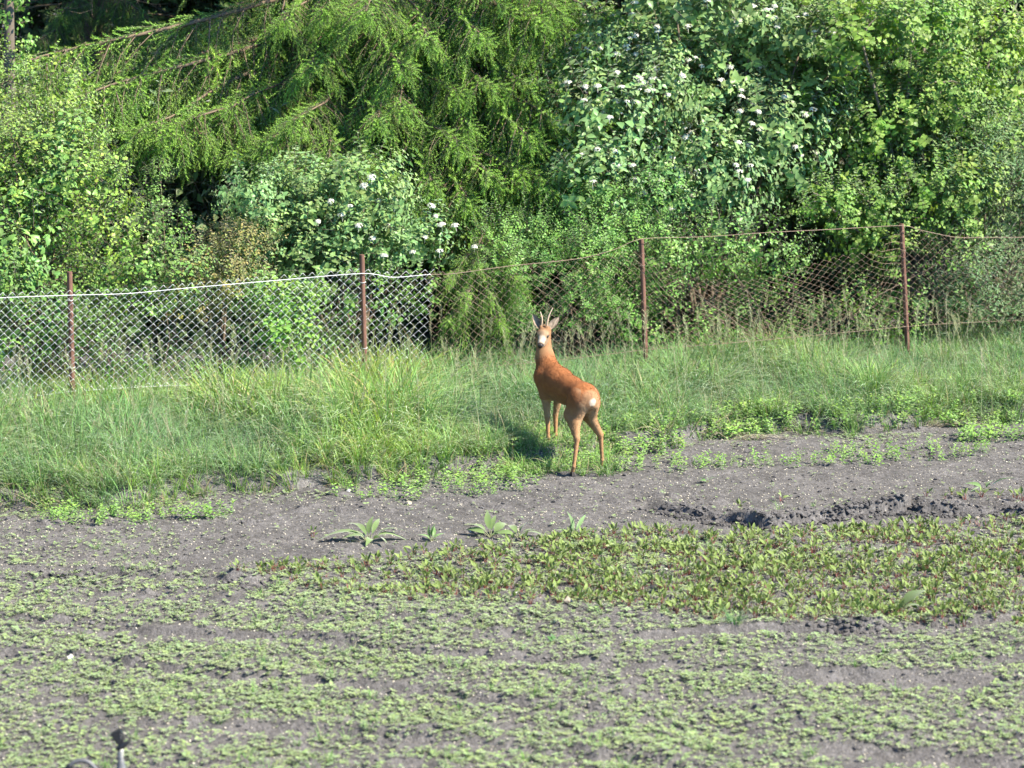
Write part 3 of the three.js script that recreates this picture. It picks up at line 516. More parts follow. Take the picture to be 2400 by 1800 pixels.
{
  const o = P(1800, 900, 23.2); o.y = gh(o.x, o.z);
  const g = thing('chain_link_fence', 'old sagging rusty chain-link fence with leaning posts', 'fence', o); g.userData.wire = M.oldwire;
  [2, 3, 4].forEach((k) => post(g, postDefs[k], k + 1));
  const wireTop = poly([[1000, 644], [1067, 641], [1198, 623], [1270, 616], [1364, 605], [1440, 585], [1504, 560], [1650, 555], [1800, 545], [1960, 537], [2113, 529], [2160, 540], [2240, 556], [2320, 557], [2420, 556], [2700, 556]]);
  const meshTop = poly([[1000, 640], [1200, 622], [1364, 603], [1450, 590], [1504, 590], [1560, 622], [1640, 652], [1720, 660], [1802, 650], [1880, 628], [1940, 606], [1998, 592], [2034, 594], [2070, 582], [2110, 540], [2160, 540], [2240, 553], [2420, 553], [2700, 556]]);
  const bot = poly([[1000, 872], [1300, 845], [1515, 820], [1700, 805], [1890, 788], [2130, 765], [2270, 756], [2420, 750], [2700, 745]]);
  chainLink(g, 1010, 2480, meshTop, bot, M.oldwire, 0.0019, 10.6, -24, 0.06, 9);
  wire('top_wire', g, [1010, 1067, 1198, 1270, 1364, 1440, 1504, 1650, 1800, 1960, 2113, 2160, 2240, 2320, 2420, 2520].map((x) => P(x, wireTop(x), fz(x) - 0.045)), 0.0026, M.oldwire);
  wire('bottom_wire', g, [1010, 1300, 1515, 1700, 1890, 2130, 2270, 2420, 2520].map((x) => P(x, bot(x), fz(x) - 0.045)), 0.0022, M.oldwire);
  delete g.userData.wire;
}

// ------------------------------------------------------------------ the deer
const DEER = G(1369, 1105);
{
  const TURN = THREE.MathUtils.degToRad(121), cs = Math.cos(TURN), sn = Math.sin(TURN);
  const g = thing('roe_deer', 'russet roebuck with two short antlers looking back over its shoulder', 'deer', V(DEER.x, 0, DEER.z));
  g.rotation.y = TURN;
  const toLocalDir = (x, y, z) => V(x * cs - z * sn, y, x * sn + z * cs).normalize();
  const groundAt = (f, r) => { const x = DEER.x + f * cs + r * sn, z = DEER.z - f * sn + r * cs; return gh(x, z); };
  const inv = (p) => { const x = p.x - DEER.x, z = p.z - DEER.z; return [x * cs - z * sn, x * sn + z * cs]; }, FL = inv(G(1343, 1117)), FR = inv(G(1409, 1101));
  const B = [];      // tapered bones: a, ra, b, rb, blend, region
  const bone = (a, ra, b, rb, k = 0.035, reg = 'body') => B.push({ a: V(...a), ra, b: V(...b), rb, k, reg });
  // trunk
  bone([-0.045, 0.585, 0], 0.082, [0.03, 0.600, 0], 0.102);
  bone([0.03, 0.600, 0], 0.102, [0.20, 0.630, 0], 0.100);
  bone([0.20, 0.618, 0], 0.104, [0.38, 0.655, 0], 0.116);
  bone([0.24, 0.575, 0], 0.085, [0.40, 0.605, 0], 0.106, 0.04);
  bone([0.38, 0.655, 0], 0.116, [0.53, 0.690, 0], 0.102);
  bone([0.42, 0.620, 0], 0.104, [0.56, 0.640, 0], 0.080);
  bone([0.44, 0.748, 0], 0.050, [0.55, 0.775, 0], 0.052);
  // neck
  bone([0.535, 0.705, 0], 0.092, [0.590, 0.825, 0], 0.070, 0.05, 'neck');
  bone([0.590, 0.825, 0], 0.068, [0.620, 0.945, 0.004], 0.055, 0.04, 'neck');
  bone([0.620, 0.945, 0.004], 0.054, [0.612, 1.005, 0.004], 0.048, 0.03, 'neck');
  // hind legs
  for (const [s, [fx, fz2], kx] of [[-1, FL, 0.0], [1, FR, 0.03]]) {
    const gy = groundAt(fx, fz2), hx = lerp(-0.05, fx - 0.035, 0.6), hz = lerp(s * 0.075, fz2, 0.6);
    bone([0.01, 0.59, s * 0.048], 0.080, [0.07 + kx, 0.45, s * 0.075], 0.058, 0.045, 'leg');
    bone([-0.03, 0.54, s * 0.050], 0.062, [-0.01 + kx, 0.43, s * 0.078], 0.043, 0.04, 'leg');
    bone([0.065 + kx, 0.45, s * 0.078], 0.052, [hx + 0.005, gy + 0.29, hz], 0.0215, 0.03, 'leg');
    bone([-0.01 + kx, 0.43, s * 0.080], 0.034, [hx, gy + 0.305, hz], 0.017, 0.02, 'leg');
    bone([hx, gy + 0.30, hz], 0.0195, [fx - 0.012, gy + 0.085, fz2], 0.0125, 0.012, 'shank');
    bone([fx - 0.012, gy + 0.085, fz2], 0.0150, [fx + 0.012, gy + 0.03, fz2], 0.0145, 0.01, 'shank');
  }
  // fore legs
  for (const [s, fx, fz2, kn] of [[-1, 0.455, -0.050, 0.012], [1, 0.50, 0.048, 0.008]]) {
    const gy = groundAt(fx, fz2);
    bone([0.53, 0.675, s * 0.058], 0.068, [0.47, 0.545, s * 0.066], 0.046, 0.04, 'body');
    bone([0.475, 0.555, s * 0.064], 0.043, [fx + kn, gy + 0.235, fz2 * 1.05], 0.0195, 0.03, 'fore');
    bone([fx + kn, gy + 0.235, fz2 * 1.05], 0.0205, [fx, gy + 0.075, fz2], 0.0125, 0.012, 'shank');
    bone([fx, gy + 0.075, fz2], 0.0148, [fx + 0.018, gy + 0.028, fz2], 0.0140, 0.01, 'shank');
  }
  // head: n towards the nose, u out of the forehead, w to the deer's left
  const S0 = V(0.606, 1.018, 0.004), n = toLocalDir(-0.22, -0.46, 0.86), w = n.clone().cross(V(0, 1, 0)).normalize().negate(), u = w.clone().cross(n).normalize(); if (u.y < 0) u.negate();
  const H = (a, b, c) => S0.clone().addScaledVector(n, a).addScaledVector(u, b).addScaledVector(w, c);
  const hb = (a, ra, b, rb, k = 0.018, reg = 'head') => B.push({ a: H(...a), ra, b: H(...b), rb, k, reg });
  hb([-0.02, 0.008, 0], 0.049, [0.03, 0.012, 0], 0.045, 0.03);
  hb([0.03, 0.010, 0], 0.042, [0.130, -0.006, 0], 0.0245);
  hb([0.01, -0.030, 0], 0.040, [0.120, -0.030, 0], 0.0170, 0.022);
  hb([0.130, -0.004, 0], 0.024, [0.158, -0.010, 0], 0.0205, 0.012);
  hb([0.03, 0.024, 0.028], 0.020, [0.056, 0.024, 0.031], 0.012, 0.012); hb([0.03, 0.024, -0.028], 0.020, [0.056, 0.024, -0.031], 0.012, 0.012);
  hb([0.0, 0.042, 0.022], 0.016, [-0.004, 0.058, 0.023], 0.013, 0.012); hb([0.0, 0.042, -0.022], 0.016, [-0.004, 0.058, -0.023], 0.013, 0.012);
  for (const b of B) { b.d = b.b.clone().sub(b.a); b.l2 = b.d.lengthSq(); }
  function field(x, y, z, info) {
    let d = 1e3, best = 1e3;
    for (const b of B) {
      const px = x - b.a.x, py = y - b.a.y, pz = z - b.a.z, t = clamp((px * b.d.x + py * b.d.y + pz * b.d.z) / b.l2);
      const qx = px - b.d.x * t, qy = py - b.d.y * t, qz = pz - b.d.z * t, q = Math.sqrt(qx * qx + qy * qy + qz * qz) - lerp(b.ra, b.rb, t);
      if (q < best) { best = q; if (info) { info.b = b; info.t = t; } }
      const k = b.k, h = Math.max(k - Math.abs(d - q), 0) / k; d = Math.min(d, q) - h * h * k * 0.25;
    }
    return d;
  }
  // naive surface nets on a sparse grid
  const cell = 0.0055, lo = V(-0.22, -0.03, -0.26), nx = Math.ceil(0.98 / cell), ny = Math.ceil(1.16 / cell), nz = Math.ceil(0.52 / cell);
  const F = new Float32Array(nx * ny * nz).fill(1), id = (i, j, k) => (k * ny + j) * nx + i, BL = 8;
  for (let k = 0; k < nz; k += BL) for (let j = 0; j < ny; j += BL) for (let i = 0; i < nx; i += BL) {
    const c = field(lo.x + (i + BL / 2) * cell, lo.y + (j + BL / 2) * cell, lo.z + (k + BL / 2) * cell);
    const full = Math.abs(c) < BL * cell * 0.9 + 0.015;
    for (let kk = k; kk < Math.min(k + BL, nz); kk++) for (let jj = j; jj < Math.min(j + BL, ny); jj++) for (let ii = i; ii < Math.min(i + BL, nx); ii++) F[id(ii, jj, kk)] = full ? field(lo.x + ii * cell, lo.y + jj * cell, lo.z + kk * cell) : c;
  }
  const vid = new Int32Array(nx * ny * nz).fill(-1), pos = [], idx = [];
  for (let k = 0; k < nz - 1; k++) for (let j = 0; j < ny - 1; j++) for (let i = 0; i < nx - 1; i++) {
    let m = 0, cx = 0, cy = 0, cz = 0, cnt = 0; const f = [];
    for (let c = 0; c < 8; c++) { const q = F[id(i + (c & 1), j + ((c >> 1) & 1), k + (c >> 2))]; f.push(q); if (q < 0) m |= 1 << c; }
    if (m === 0 || m === 255) continue;
    for (const [a, b] of [[0, 1], [2, 3], [4, 5], [6, 7], [0, 2], [1, 3], [4, 6], [5, 7], [0, 4], [1, 5], [2, 6], [3, 7]]) {
      if ((f[a] < 0) === (f[b] < 0)) continue; const t = f[a] / (f[a] - f[b]);
      cx += (a & 1) + ((b & 1) - (a & 1)) * t; cy += ((a >> 1) & 1) + (((b >> 1) & 1) - ((a >> 1) & 1)) * t; cz += (a >> 2) + ((b >> 2) - (a >> 2)) * t; cnt++;
    }
    vid[id(i, j, k)] = pos.length / 3; pos.push(lo.x + (i + cx / cnt) * cell, lo.y + (j + cy / cnt) * cell, lo.z + (k + cz / cnt) * cell);
  }
  const quad = (a, b, c, d, flip) => { if (a < 0 || b < 0 || c < 0 || d < 0) return; if (flip) idx.push(a, c, b, a, d, c); else idx.push(a, b, c, a, c, d); };
  for (let k = 1; k < nz - 1; k++) for (let j = 1; j < ny - 1; j++) for (let i = 1; i < nx - 1; i++) {
    const s = F[id(i, j, k)] < 0;
    if (s !== F[id(i + 1, j, k)] < 0) quad(vid[id(i, j - 1, k - 1)], vid[id(i, j, k - 1)], vid[id(i, j, k)], vid[id(i, j - 1, k)], !s);
    if (s !== F[id(i, j + 1, k)] < 0) quad(vid[id(i - 1, j, k - 1)], vid[id(i - 1, j, k)], vid[id(i, j, k)], vid[id(i, j, k - 1)], !s);
    if (s !== F[id(i, j, k + 1)] < 0) quad(vid[id(i - 1, j - 1, k)], vid[id(i, j - 1, k)], vid[id(i, j, k)], vid[id(i - 1, j, k)], !s);
  }
  // coat: russet body, paler neck, legs and belly, cream face, white rump mirror
  const coat = (x, y, z) => {
    const info = {}; field(x, y, z, info); const reg = info.b.reg, t = info.t, nz1 = noise(x * 40, y * 40, z * 40), nz2 = fbm(x * 11, y * 11, z * 11, 2);
    const rus = [0.238, 0.086, 0.024], tan = [0.285, 0.158, 0.072], pale = [0.38, 0.265, 0.150], neck = [0.268, 0.145, 0.066];
    const mixc = (a, b, k) => a.map((q, i) => lerp(q, b[i], clamp(k)));
    let c;
    const onBack = sstep(0.60, 0.70, y + 0.0 - 0.14 * clamp(x) + nz2 * 0.02);
    const body = mixc(mixc(tan, rus, 0.45 + 0.55 * sstep(0.46, 0.60, y - 0.1 * clamp(x) + nz2 * 0.03)), rus, onBack);
    const belly = mixc(body, pale, (1 - sstep(0.46, 0.52, y - 0.06 * clamp(x))) * (1 - sstep(0.05, 0.09, Math.abs(z))) * sstep(0.08, 0.16, x));
    if (reg === 'body') c = mixc(belly, neck, sstep(0.53, 0.62, x) * 0.8);
    else if (reg === 'neck') c = mixc(belly, neck, sstep(0.74, 0.85, y + (x - 0.58) * 0.8 + nz2 * 0.03));
    else if (reg === 'leg') c = mixc(mixc(body, tan, 1 - sstep(0.42, 0.58, y + nz2 * 0.04)), pale, (x < 0.0 ? 0.55 : 0.2) * (1 - sstep(0.03, 0.10, Math.abs(z) - 0.02)));
    else if (reg === 'fore') c = mixc(tan, pale, 0.45);
    else if (reg === 'shank') c = mixc(tan, [0.36, 0.19, 0.085], 0.4);
    else c = neck;
    // rump mirror
    const rm = Math.hypot((y - 0.575) * 0.95, z * 1.05), back = sstep(-0.055, -0.09, x);
    c = mixc(c, [0.72, 0.66, 0.55], (1 - sstep(0.018, 0.042, rm + nz2 * 0.014)) * sstep(-0.05, -0.085, x));
    c = mixc(c, pale, 0.45 * (1 - sstep(0.06, 0.12, rm)) * back);
    // head markings
    const q = V(x, y, z).sub(S0), a = q.dot(n), b = q.dot(u), s = q.dot(w);
    if (reg === 'head') {
      const fore = [0.20, 0.105, 0.048], cream = [0.30, 0.215, 0.130], grey = [0.36, 0.315, 0.255];
      c = mixc(neck, fore, sstep(0.010, 0.034, b) * (1 - sstep(0.015, 0.050, a)));
      c = mixc(c, cream, sstep(0.020, 0.055, a + nz2 * 0.01) * 0.8);
      c = mixc(c, [0.17, 0.11, 0.07], 0.75 * sstep(0.035, 0.06, a) * (1 - sstep(0.085, 0.105, a)) * (1 - sstep(0.010, 0.022, Math.abs(s))) * sstep(0.0, 0.012, b) * 0.6);
      c = mixc(c, grey, (1 - sstep(0.024, 0.042, Math.abs(a - 0.112))) * sstep(-0.016, 0.004, b) * 0.85);
      c = mixc(c, [0.05, 0.035, 0.028], 0.85 * (1 - sstep(0.012, 0.020, Math.hypot(a - 0.056, b - 0.012, Math.abs(s) - 0.036))));
      c = mixc(c, [0.64, 0.62, 0.57], sstep(0.085, 0.105, a) * (1 - sstep(-0.036, -0.028, b)));
      c = mixc(c, [0.018, 0.014, 0.014], sstep(0.138, 0.150, a - b * 0.35) * sstep(-0.034, -0.024, b) + (1 - sstep(0.003, 0.006, Math.abs(b + 0.027 - (a - 0.15) * 0.2))) * sstep(0.10, 0.12, a) * 0.8);
    }
    const k = 1 + nz1 * 0.06 + nz2 * 0.06; return c.map((v) => v * k);
  };
  const col = []; for (let i = 0; i < pos.length; i += 3) col.push(...coat(pos[i], pos[i + 1], pos[i + 2]));
  const geo = new THREE.BufferGeometry(); geo.setAttribute('position', new THREE.Float32BufferAttribute(pos, 3)); geo.setAttribute('color', new THREE.Float32BufferAttribute(col, 3)); geo.setIndex(idx); geo.computeVertexNormals();
  const fur = new THREE.MeshPhysicalMaterial({ name: 'short fur', vertexColors: true, roughness: 0.9, sheen: 0.35, sheenRoughness: 0.5, sheenColor: new THREE.Color(0.9, 0.7, 0.5) });
  part('body', geo, fur, g);
  // lie of the hair: many short hairs over the coat
  {
    const hair = new GB(); hair.blade(V(0, 0, 0), V(0, 1, 0), V(0, 0, 0.12), 0.010, 0.0022, [0.93, 0.93, 0.93], [1.05, 1.05, 1.05], 2);
    const hm = new THREE.MeshStandardMaterial({ name: 'hair', vertexColors: true, roughness: 0.8, side: THREE.DoubleSide }), sc = new Scatter([hair.geo()], hm), r = rng(909), nrm = geo.attributes.normal, tri = idx.length / 3;
    for (let k = 0; k < 26000; k++) {
      const t = Math.floor(r() * tri) * 3, [i0, i1, i2] = [idx[t], idx[t + 1], idx[t + 2]]; let a = r(), b = r(); if (a + b > 1) { a = 1 - a; b = 1 - b; } const c = 1 - a - b;
      const mixv = (arr, o) => arr[i0 * 3 + o] * c + arr[i1 * 3 + o] * a + arr[i2 * 3 + o] * b, p = V(mixv(pos, 0), mixv(pos, 1), mixv(pos, 2)), nn = V(mixv(nrm.array, 0), mixv(nrm.array, 1), mixv(nrm.array, 2)).normalize();
      const hd = p.clone().sub(S0).length() < 0.19 ? 0.55 : 1, leg = p.y < 0.36 ? 0.6 : 1;
      const flow = p.y > 0.7 && p.x > 0.5 ? V(-0.1, -1, 0) : p.y < 0.45 ? V(0, -1, 0) : V(-0.9, -0.45, 0); flow.addScaledVector(nn, -flow.dot(nn)); if (flow.lengthSq() < 1e-4) continue; flow.normalize();
      const d = flow.addScaledVector(nn, 0.15).add(V(r() - 0.5, r() - 0.5, r() - 0.5).multiplyScalar(0.22)).normalize(), f = 0.93 + 0.2 * r();
      sc.add(p, d, r() * 6.28, hd * leg * (0.7 + 0.6 * r()), [mixv(col, 0) * f, mixv(col, 1) * f, mixv(col, 2) * f], 0);
    }
    sc.build('fur', g);
  }
  // ears
  const earGeo = (seed) => {
    const b = new GB(), rows = 9, cols = 9, L = 0.135, W = 0.072; let prev = null;
    for (const side of [0, 1]) { prev = null; for (let i = 0; i <= rows; i++) {
      const t = i / rows, wd = W / 2 * Math.pow(Math.sin(Math.PI * Math.min(0.995, 0.12 + t * 0.88)), 0.75) * (1 - 0.25 * t), row = [];
      for (let j = 0; j <= cols; j++) {
        const s = j / cols * 2 - 1, cup = (1 - s * s) * -0.022 * (1 - t * 0.75) - 0.012 * t * t, th = side ? 0.0035 * (1 - s * s) : 0;
        const rim = Math.abs(s) > 0.78 || t > 0.9, c = side ? [0.17, 0.105, 0.062] : rim ? [0.09, 0.065, 0.045] : [0.26 + 0.16 * noise(s * 4, t * 9, seed), 0.21 + 0.13 * noise(s * 4, t * 9, seed), 0.155 + 0.1 * noise(s * 4, t * 9, seed)];
        row.push(b.v(V(s * wd, t * L, cup - th), c));
      }
      if (prev) for (let j = 0; j < cols; j++) { if (side) { b.t(prev[j], row[j], prev[j + 1]); b.t(prev[j + 1], row[j], row[j + 1]); } else { b.t(prev[j], prev[j + 1], row[j]); b.t(prev[j + 1], row[j + 1], row[j]); } }
      prev = row;
    } }
    return b.geo();
  };
  const earMat = new THREE.MeshPhysicalMaterial({ name: 'ear', vertexColors: true, roughness: 1, transmission: 0.12, thickness: 0, side: THREE.DoubleSide });
  const R3 = (x, y, z) => toLocalDir(x, y, z);
  for (const [side, dirW, faceW] of [[1, R3(-0.50, 0.82, -0.28), R3(-0.25, 0.12, 0.95)], [-1, R3(0.70, 0.66, -0.28), R3(0.45, 0.1, 0.9)]]) {
    const cand = [H(-0.028, 0.032, 0.036), H(-0.028, 0.032, -0.036)], wx = (p) => p.x * cs + p.z * sn;     // the ear on the same side as its direction
    cand.sort((p, q) => wx(p) - wx(q)); const base = side > 0 ? cand[0] : cand[1];
    const y = dirW, z = faceW.clone().addScaledVector(y, -faceW.dot(y)).normalize(), x = y.clone().cross(z);
    const e = part('ear', earGeo(side + 3), earMat, g); e.quaternion.setFromRotationMatrix(new THREE.Matrix4().makeBasis(x, y, z)); e.position.copy(base).addScaledVector(y, -0.006);
  }
  // antlers
  const antMat = new THREE.MeshStandardMaterial({ name: 'antler', vertexColors: true, roughness: 0.75 });
  for (const [k, dirW, L] of [[0, R3(-0.06, 0.97, -0.10), 0.125], [1, R3(0.30, 0.93, -0.05), 0.165]]) {
    const cand = [H(-0.006, 0.052, 0.023), H(-0.006, 0.052, -0.023)], wx = (p) => p.x * cs + p.z * sn; cand.sort((p, q) => wx(p) - wx(q)); const base = cand[k], b = new GB(), pts = [], rad = [], cc = [];
    for (let i = 0; i <= 8; i++) { const t = i / 8; pts.push(base.clone().addScaledVector(dirW, L * t).addScaledVector(R3(k ? -0.4 : 0.4, 0, 0.2), 0.014 * Math.sin(t * 3))); rad.push(0.0105 * (1 - t * 0.72) * (1 + 0.12 * noise(t * 9, k)) + (i === 0 ? 0.003 : 0)); cc.push([lerp(0.30, 0.56, t), lerp(0.20, 0.47, t), lerp(0.12, 0.35, t)]); }
    b.tube(pts, rad, 9, cc, true);
    const tb = pts[4], td = R3(k ? -0.1 : -0.35, 0.7, -0.55), te = tb.clone().addScaledVector(td, 0.04); b.tube([tb, tb.clone().lerp(te, 0.5), te], [0.006, 0.0045, 0.0015], 6, [0.30, 0.19, 0.11]);
    part('antler', b.geo(), antMat, g);
  }
  const eyeMat = new THREE.MeshPhysicalMaterial({ name: 'eye', color: new THREE.Color().setRGB(0.012, 0.008, 0.006), roughness: 0.15, clearcoat: 1 });
  for (const s of [-1, 1]) { const e = part('eye', new THREE.SphereGeometry(0.0125, 16, 12), eyeMat, g); e.position.copy(H(0.058, 0.012, s * 0.0375)); }
  const noseMat = new THREE.MeshPhysicalMaterial({ name: 'nose', color: new THREE.Color().setRGB(0.02, 0.016, 0.016), roughness: 0.45, clearcoat: 0.3 });
  { const e = part('nose', new THREE.SphereGeometry(0.021, 18, 14), noseMat, g); e.position.copy(H(0.166, -0.003, 0)); e.quaternion.setFromRotationMatrix(new THREE.Matrix4().makeBasis(w, u, n)); e.scale.set(1.05, 0.82, 0.6); }
  // hooves
  const hoofMat = new THREE.MeshStandardMaterial({ name: 'hoof', color: new THREE.Color().setRGB(0.05, 0.042, 0.036), roughness: 0.5 });
  for (const [fx, fz2] of [FL, FR, [0.455, -0.05], [0.50, 0.048]]) {
    const shp = new THREE.Shape(); shp.moveTo(-0.018, 0); shp.lineTo(0.034, 0); shp.lineTo(0.012, 0.034); shp.lineTo(-0.014, 0.036); shp.closePath();
    const a = []; for (const s of [-1, 1]) { const q = new THREE.ExtrudeGeometry(shp, { depth: 0.010, bevelEnabled: true, bevelSize: 0.002, bevelThickness: 0.002, bevelSegments: 2 }); q.translate(0, 0, s > 0 ? 0.003 : -0.013); a.push(q); }
    const h = part('hoof', mergeGeometries(a), hoofMat, g); h.position.set(fx + 0.006, groundAt(fx, fz2) + 0.001, fz2);
  }
}
// ------------------------------------------------------------------ verge grass, stalks and edge weeds
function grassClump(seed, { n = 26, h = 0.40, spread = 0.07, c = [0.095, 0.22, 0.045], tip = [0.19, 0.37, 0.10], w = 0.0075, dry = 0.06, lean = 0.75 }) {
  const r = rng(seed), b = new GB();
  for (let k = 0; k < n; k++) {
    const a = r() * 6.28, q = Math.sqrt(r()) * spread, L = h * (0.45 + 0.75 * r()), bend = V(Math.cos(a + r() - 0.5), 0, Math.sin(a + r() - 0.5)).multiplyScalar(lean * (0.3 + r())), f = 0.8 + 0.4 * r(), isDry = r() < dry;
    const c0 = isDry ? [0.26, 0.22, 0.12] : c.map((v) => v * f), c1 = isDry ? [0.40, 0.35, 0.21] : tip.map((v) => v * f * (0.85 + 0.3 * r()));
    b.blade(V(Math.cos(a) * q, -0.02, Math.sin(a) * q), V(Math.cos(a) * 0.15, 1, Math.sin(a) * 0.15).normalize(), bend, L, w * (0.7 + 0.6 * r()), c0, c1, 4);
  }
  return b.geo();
}
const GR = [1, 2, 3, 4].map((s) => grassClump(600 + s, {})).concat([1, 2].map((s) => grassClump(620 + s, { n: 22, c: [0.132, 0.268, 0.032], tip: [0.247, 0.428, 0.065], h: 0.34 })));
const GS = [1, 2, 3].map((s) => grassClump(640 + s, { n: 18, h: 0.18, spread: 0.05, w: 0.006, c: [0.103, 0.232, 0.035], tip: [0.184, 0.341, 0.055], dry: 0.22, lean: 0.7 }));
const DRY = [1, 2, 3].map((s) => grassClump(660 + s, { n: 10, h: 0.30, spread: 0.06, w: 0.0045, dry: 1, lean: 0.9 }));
function stalkGeo(seed, L) {   // a seeding stalk: stem, then a loose head
  const r = rng(seed), st = new GB(), hd = new GB(), bx = (r() - 0.3) * 0.35, bz = (r() - 0.5) * 0.2, at = (t) => V(bx * L * t * t, L * t - 0.1 * L * t * t * Math.abs(bx) * 2, bz * L * t * t), col = [0.30, 0.30, 0.15];
  st.tube([0, 0.25, 0.5, 0.75, 1].map(at), [0.0022, 0.002, 0.0017, 0.0014, 0.001], 3, [[0.17, 0.24, 0.08], [0.22, 0.27, 0.10], col, col, col]);
  for (let k = 0; k < 34; k++) { const t = 0.78 + 0.24 * k / 34, a = r() * 6.28; hd.leaf(at(t), V(Math.cos(a) * 0.5 + bx, 0.9, Math.sin(a) * 0.5), V(Math.sin(a), 0.2, -Math.cos(a)), 0.022 + 0.016 * r(), 0.0045, { c: [0.42, 0.38, 0.24], rows: 1, curl: 0.2 }); }
  return [st.geo(), hd.geo()];
}
const mergeC = (gs) => mergeGeometries(gs);
const STK = [1, 2, 3, 4].map((s) => mergeC(stalkGeo(300 + s, 0.62)));
const WEED = sprigs(3, 1500, { n: 6, stem: 0.16, len: 0.05, wid: 0.03, c: [0.144, 0.312, 0.030], vary: 0.25, opposite: true, droop: 0.35, twig: [0.13, 0.18, 0.05], tipc: [0.196, 0.377, 0.040] });
{
  const sc = new Bake(GR, M.grass), sh = new Bake(GS, M.grass), st = new Bake(STK, M.grass), dry = new Bake(DRY, M.grass), we = new Scatter(WEED, M.leaf), r = rng(4242);
  for (let k = 0; k < 6500; k++) {
    const x = -5.6 + r() * 12.2, e0 = edgeD(x), d = e0 - 0.25 + Math.pow(r(), 0.9) * (fenceD(x) + 0.85 - e0), z = -d, e = edgeOf(x, z);
    const [px, py] = toPx(V(x, 0.15, z)); if (px < -420 || px > 2820 || e < -0.16 - 0.1 * noise(x * 2.7, 4.4)) continue;
    const patch = fbm(x * 0.9, z * 0.9, 3.3, 2), toFence = fenceD(x) - d;
    if (e < -0.02 + 0.14 * noise(x * 1.3, 8.1)) { if (r() < 0.85 - 0.5 * clamp(noise(x * 3.1, 2.2))) { const f = 0.85 + 0.3 * r(); sh.add(V(x, gh(x, z), z), V((r() - 0.5) * 0.5, 1, (r() - 0.1) * 0.5).normalize(), r() * 6.28, 0.6 + 0.6 * r(), [f * (1 + patch * 0.12), f, f * 0.9], Math.floor(r() * 3)); } if (r() < 0.16) dry.add(V(x, gh(x, z), z), V((r() - 0.5) * 0.6, 0.8, 0.3 + 0.5 * r()).normalize(), r() * 6.28, 0.7 + 0.5 * r(), [1, 1, 1], k); continue; }
    const nearDeer = Math.hypot(x - DEER.x, z - DEER.z) < 0.2; if (nearDeer) continue;
    const inFront = px > 1215 && px < 1420 && d < 20.95, low = inFront ? 0.5 : 1;
    const f = (0.75 + 0.45 * r()) * (1 + patch * 0.2), yel = clamp(patch * 0.6 + 0.25 - toFence * 0.05 + (px > 1400 ? 0.12 : 0)), hgt = lerp(0.62, 1.1, sstep(0.0, 1.0, e)) * (1 + patch * 0.32 + 0.2 * noise(x * 3.3, z * 3.3, 7.7)) * low * (px > 1250 ? 0.92 : 1);
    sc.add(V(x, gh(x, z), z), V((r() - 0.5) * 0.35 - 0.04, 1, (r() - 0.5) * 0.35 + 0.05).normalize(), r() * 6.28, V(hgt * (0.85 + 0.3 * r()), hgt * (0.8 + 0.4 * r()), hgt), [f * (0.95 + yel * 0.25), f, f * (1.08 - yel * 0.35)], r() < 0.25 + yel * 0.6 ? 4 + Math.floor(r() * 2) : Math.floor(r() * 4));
    if (r() < 0.05 + 0.10 * sstep(1.2, 0, toFence)) dry.add(V(x, gh(x, z), z), V((r() - 0.5) * 0.4, 1, (r() - 0.5) * 0.4).normalize(), r() * 6.28, V(0.8, 1.2, 0.8), [0.9, 0.9, 0.85], k);
    if (!inFront && r() < 0.06 + 0.02 * sstep(1.2, 0, toFence)) st.add(V(x, gh(x, z), z), V((r() - 0.5) * 0.3, 1, (r() - 0.5) * 0.3).normalize(), r() * 6.28, 0.75 + 0.5 * r(), [0.85, 0.98, 0.8], k);
  }
  for (let k = 0; k < 260; k++) { const p = G(1180 + r() * 260, 1035 + r() * 62, 0.06), f = 0.85 + 0.3 * r(); if (Math.hypot(p.x - DEER.x, p.z - DEER.z) < 0.12) continue; sh.add(V(p.x, gh(p.x, p.z), p.z), V((r() - 0.5) * 0.5, 1, (r() - 0.3) * 0.5).normalize(), r() * 6.28, 0.55 + 0.5 * r(), [f * 0.95, f, f * 0.9], k); }
  // leafy weeds along the edge of the verge
  const W = [[1290, 1050, 80, 24, 60], [1380, 1065, 50, 20, 40], [1215, 1085, 90, 26, 60], [140, 1150, 60, 40, 70], [60, 1110, 70, 40, 60], [210, 1200, 150, 18, 90], [440, 1190, 120, 14, 40], [1000, 1100, 160, 26, 90], [1260, 1075, 150, 30, 80], [1120, 1125, 160, 18, 70], [1500, 1030, 110, 26, 110], [1560, 1075, 170, 16, 55], [1850, 1068, 220, 14, 60], [2150, 1045, 230, 16, 70], [2250, 962, 190, 26, 260], [1950, 978, 190, 22, 220], [2320, 1010, 110, 12, 60], [700, 1010, 200, 60, 70], [300, 1050, 220, 60, 90], [1700, 995, 130, 20, 140], [900, 1140, 120, 16, 40]];
  for (const [cx, cy, w, h, n] of W) for (let k = 0; k < n; k++) {
    const a = r() * 6.28, q = Math.sqrt(r()), p = G(cx + Math.cos(a) * w * q, cy + Math.sin(a) * h * q, 0.06); const f = 0.85 + 0.35 * r();
    we.add(V(p.x, gh(p.x, p.z) - 0.01, p.z), V((r() - 0.5) * 0.5, 1, (r() - 0.4) * 0.5).normalize(), r() * 6.28, (cy > 1035 ? 0.32 : 0.5) + 0.45 * r(), [f * (0.9 + 0.2 * r()), f, f], k);
  }
  const lab = (list, l, c) => list.forEach((m) => tag(m, l, c, null, 'stuff'));
  lab(sc.build('grass', scene), 'tall green grass on the verge along the fence', 'grass');
  lab(sh.build('short_grass', scene), 'short yellowing grass on the broken edge of the verge', 'grass');
  lab(st.build('seeding_grass', scene), 'pale seed heads standing up out of the tall grass', 'grass');
  lab(dry.build('dry_grass', scene), 'straw-coloured dead grass mixed into the verge', 'grass');
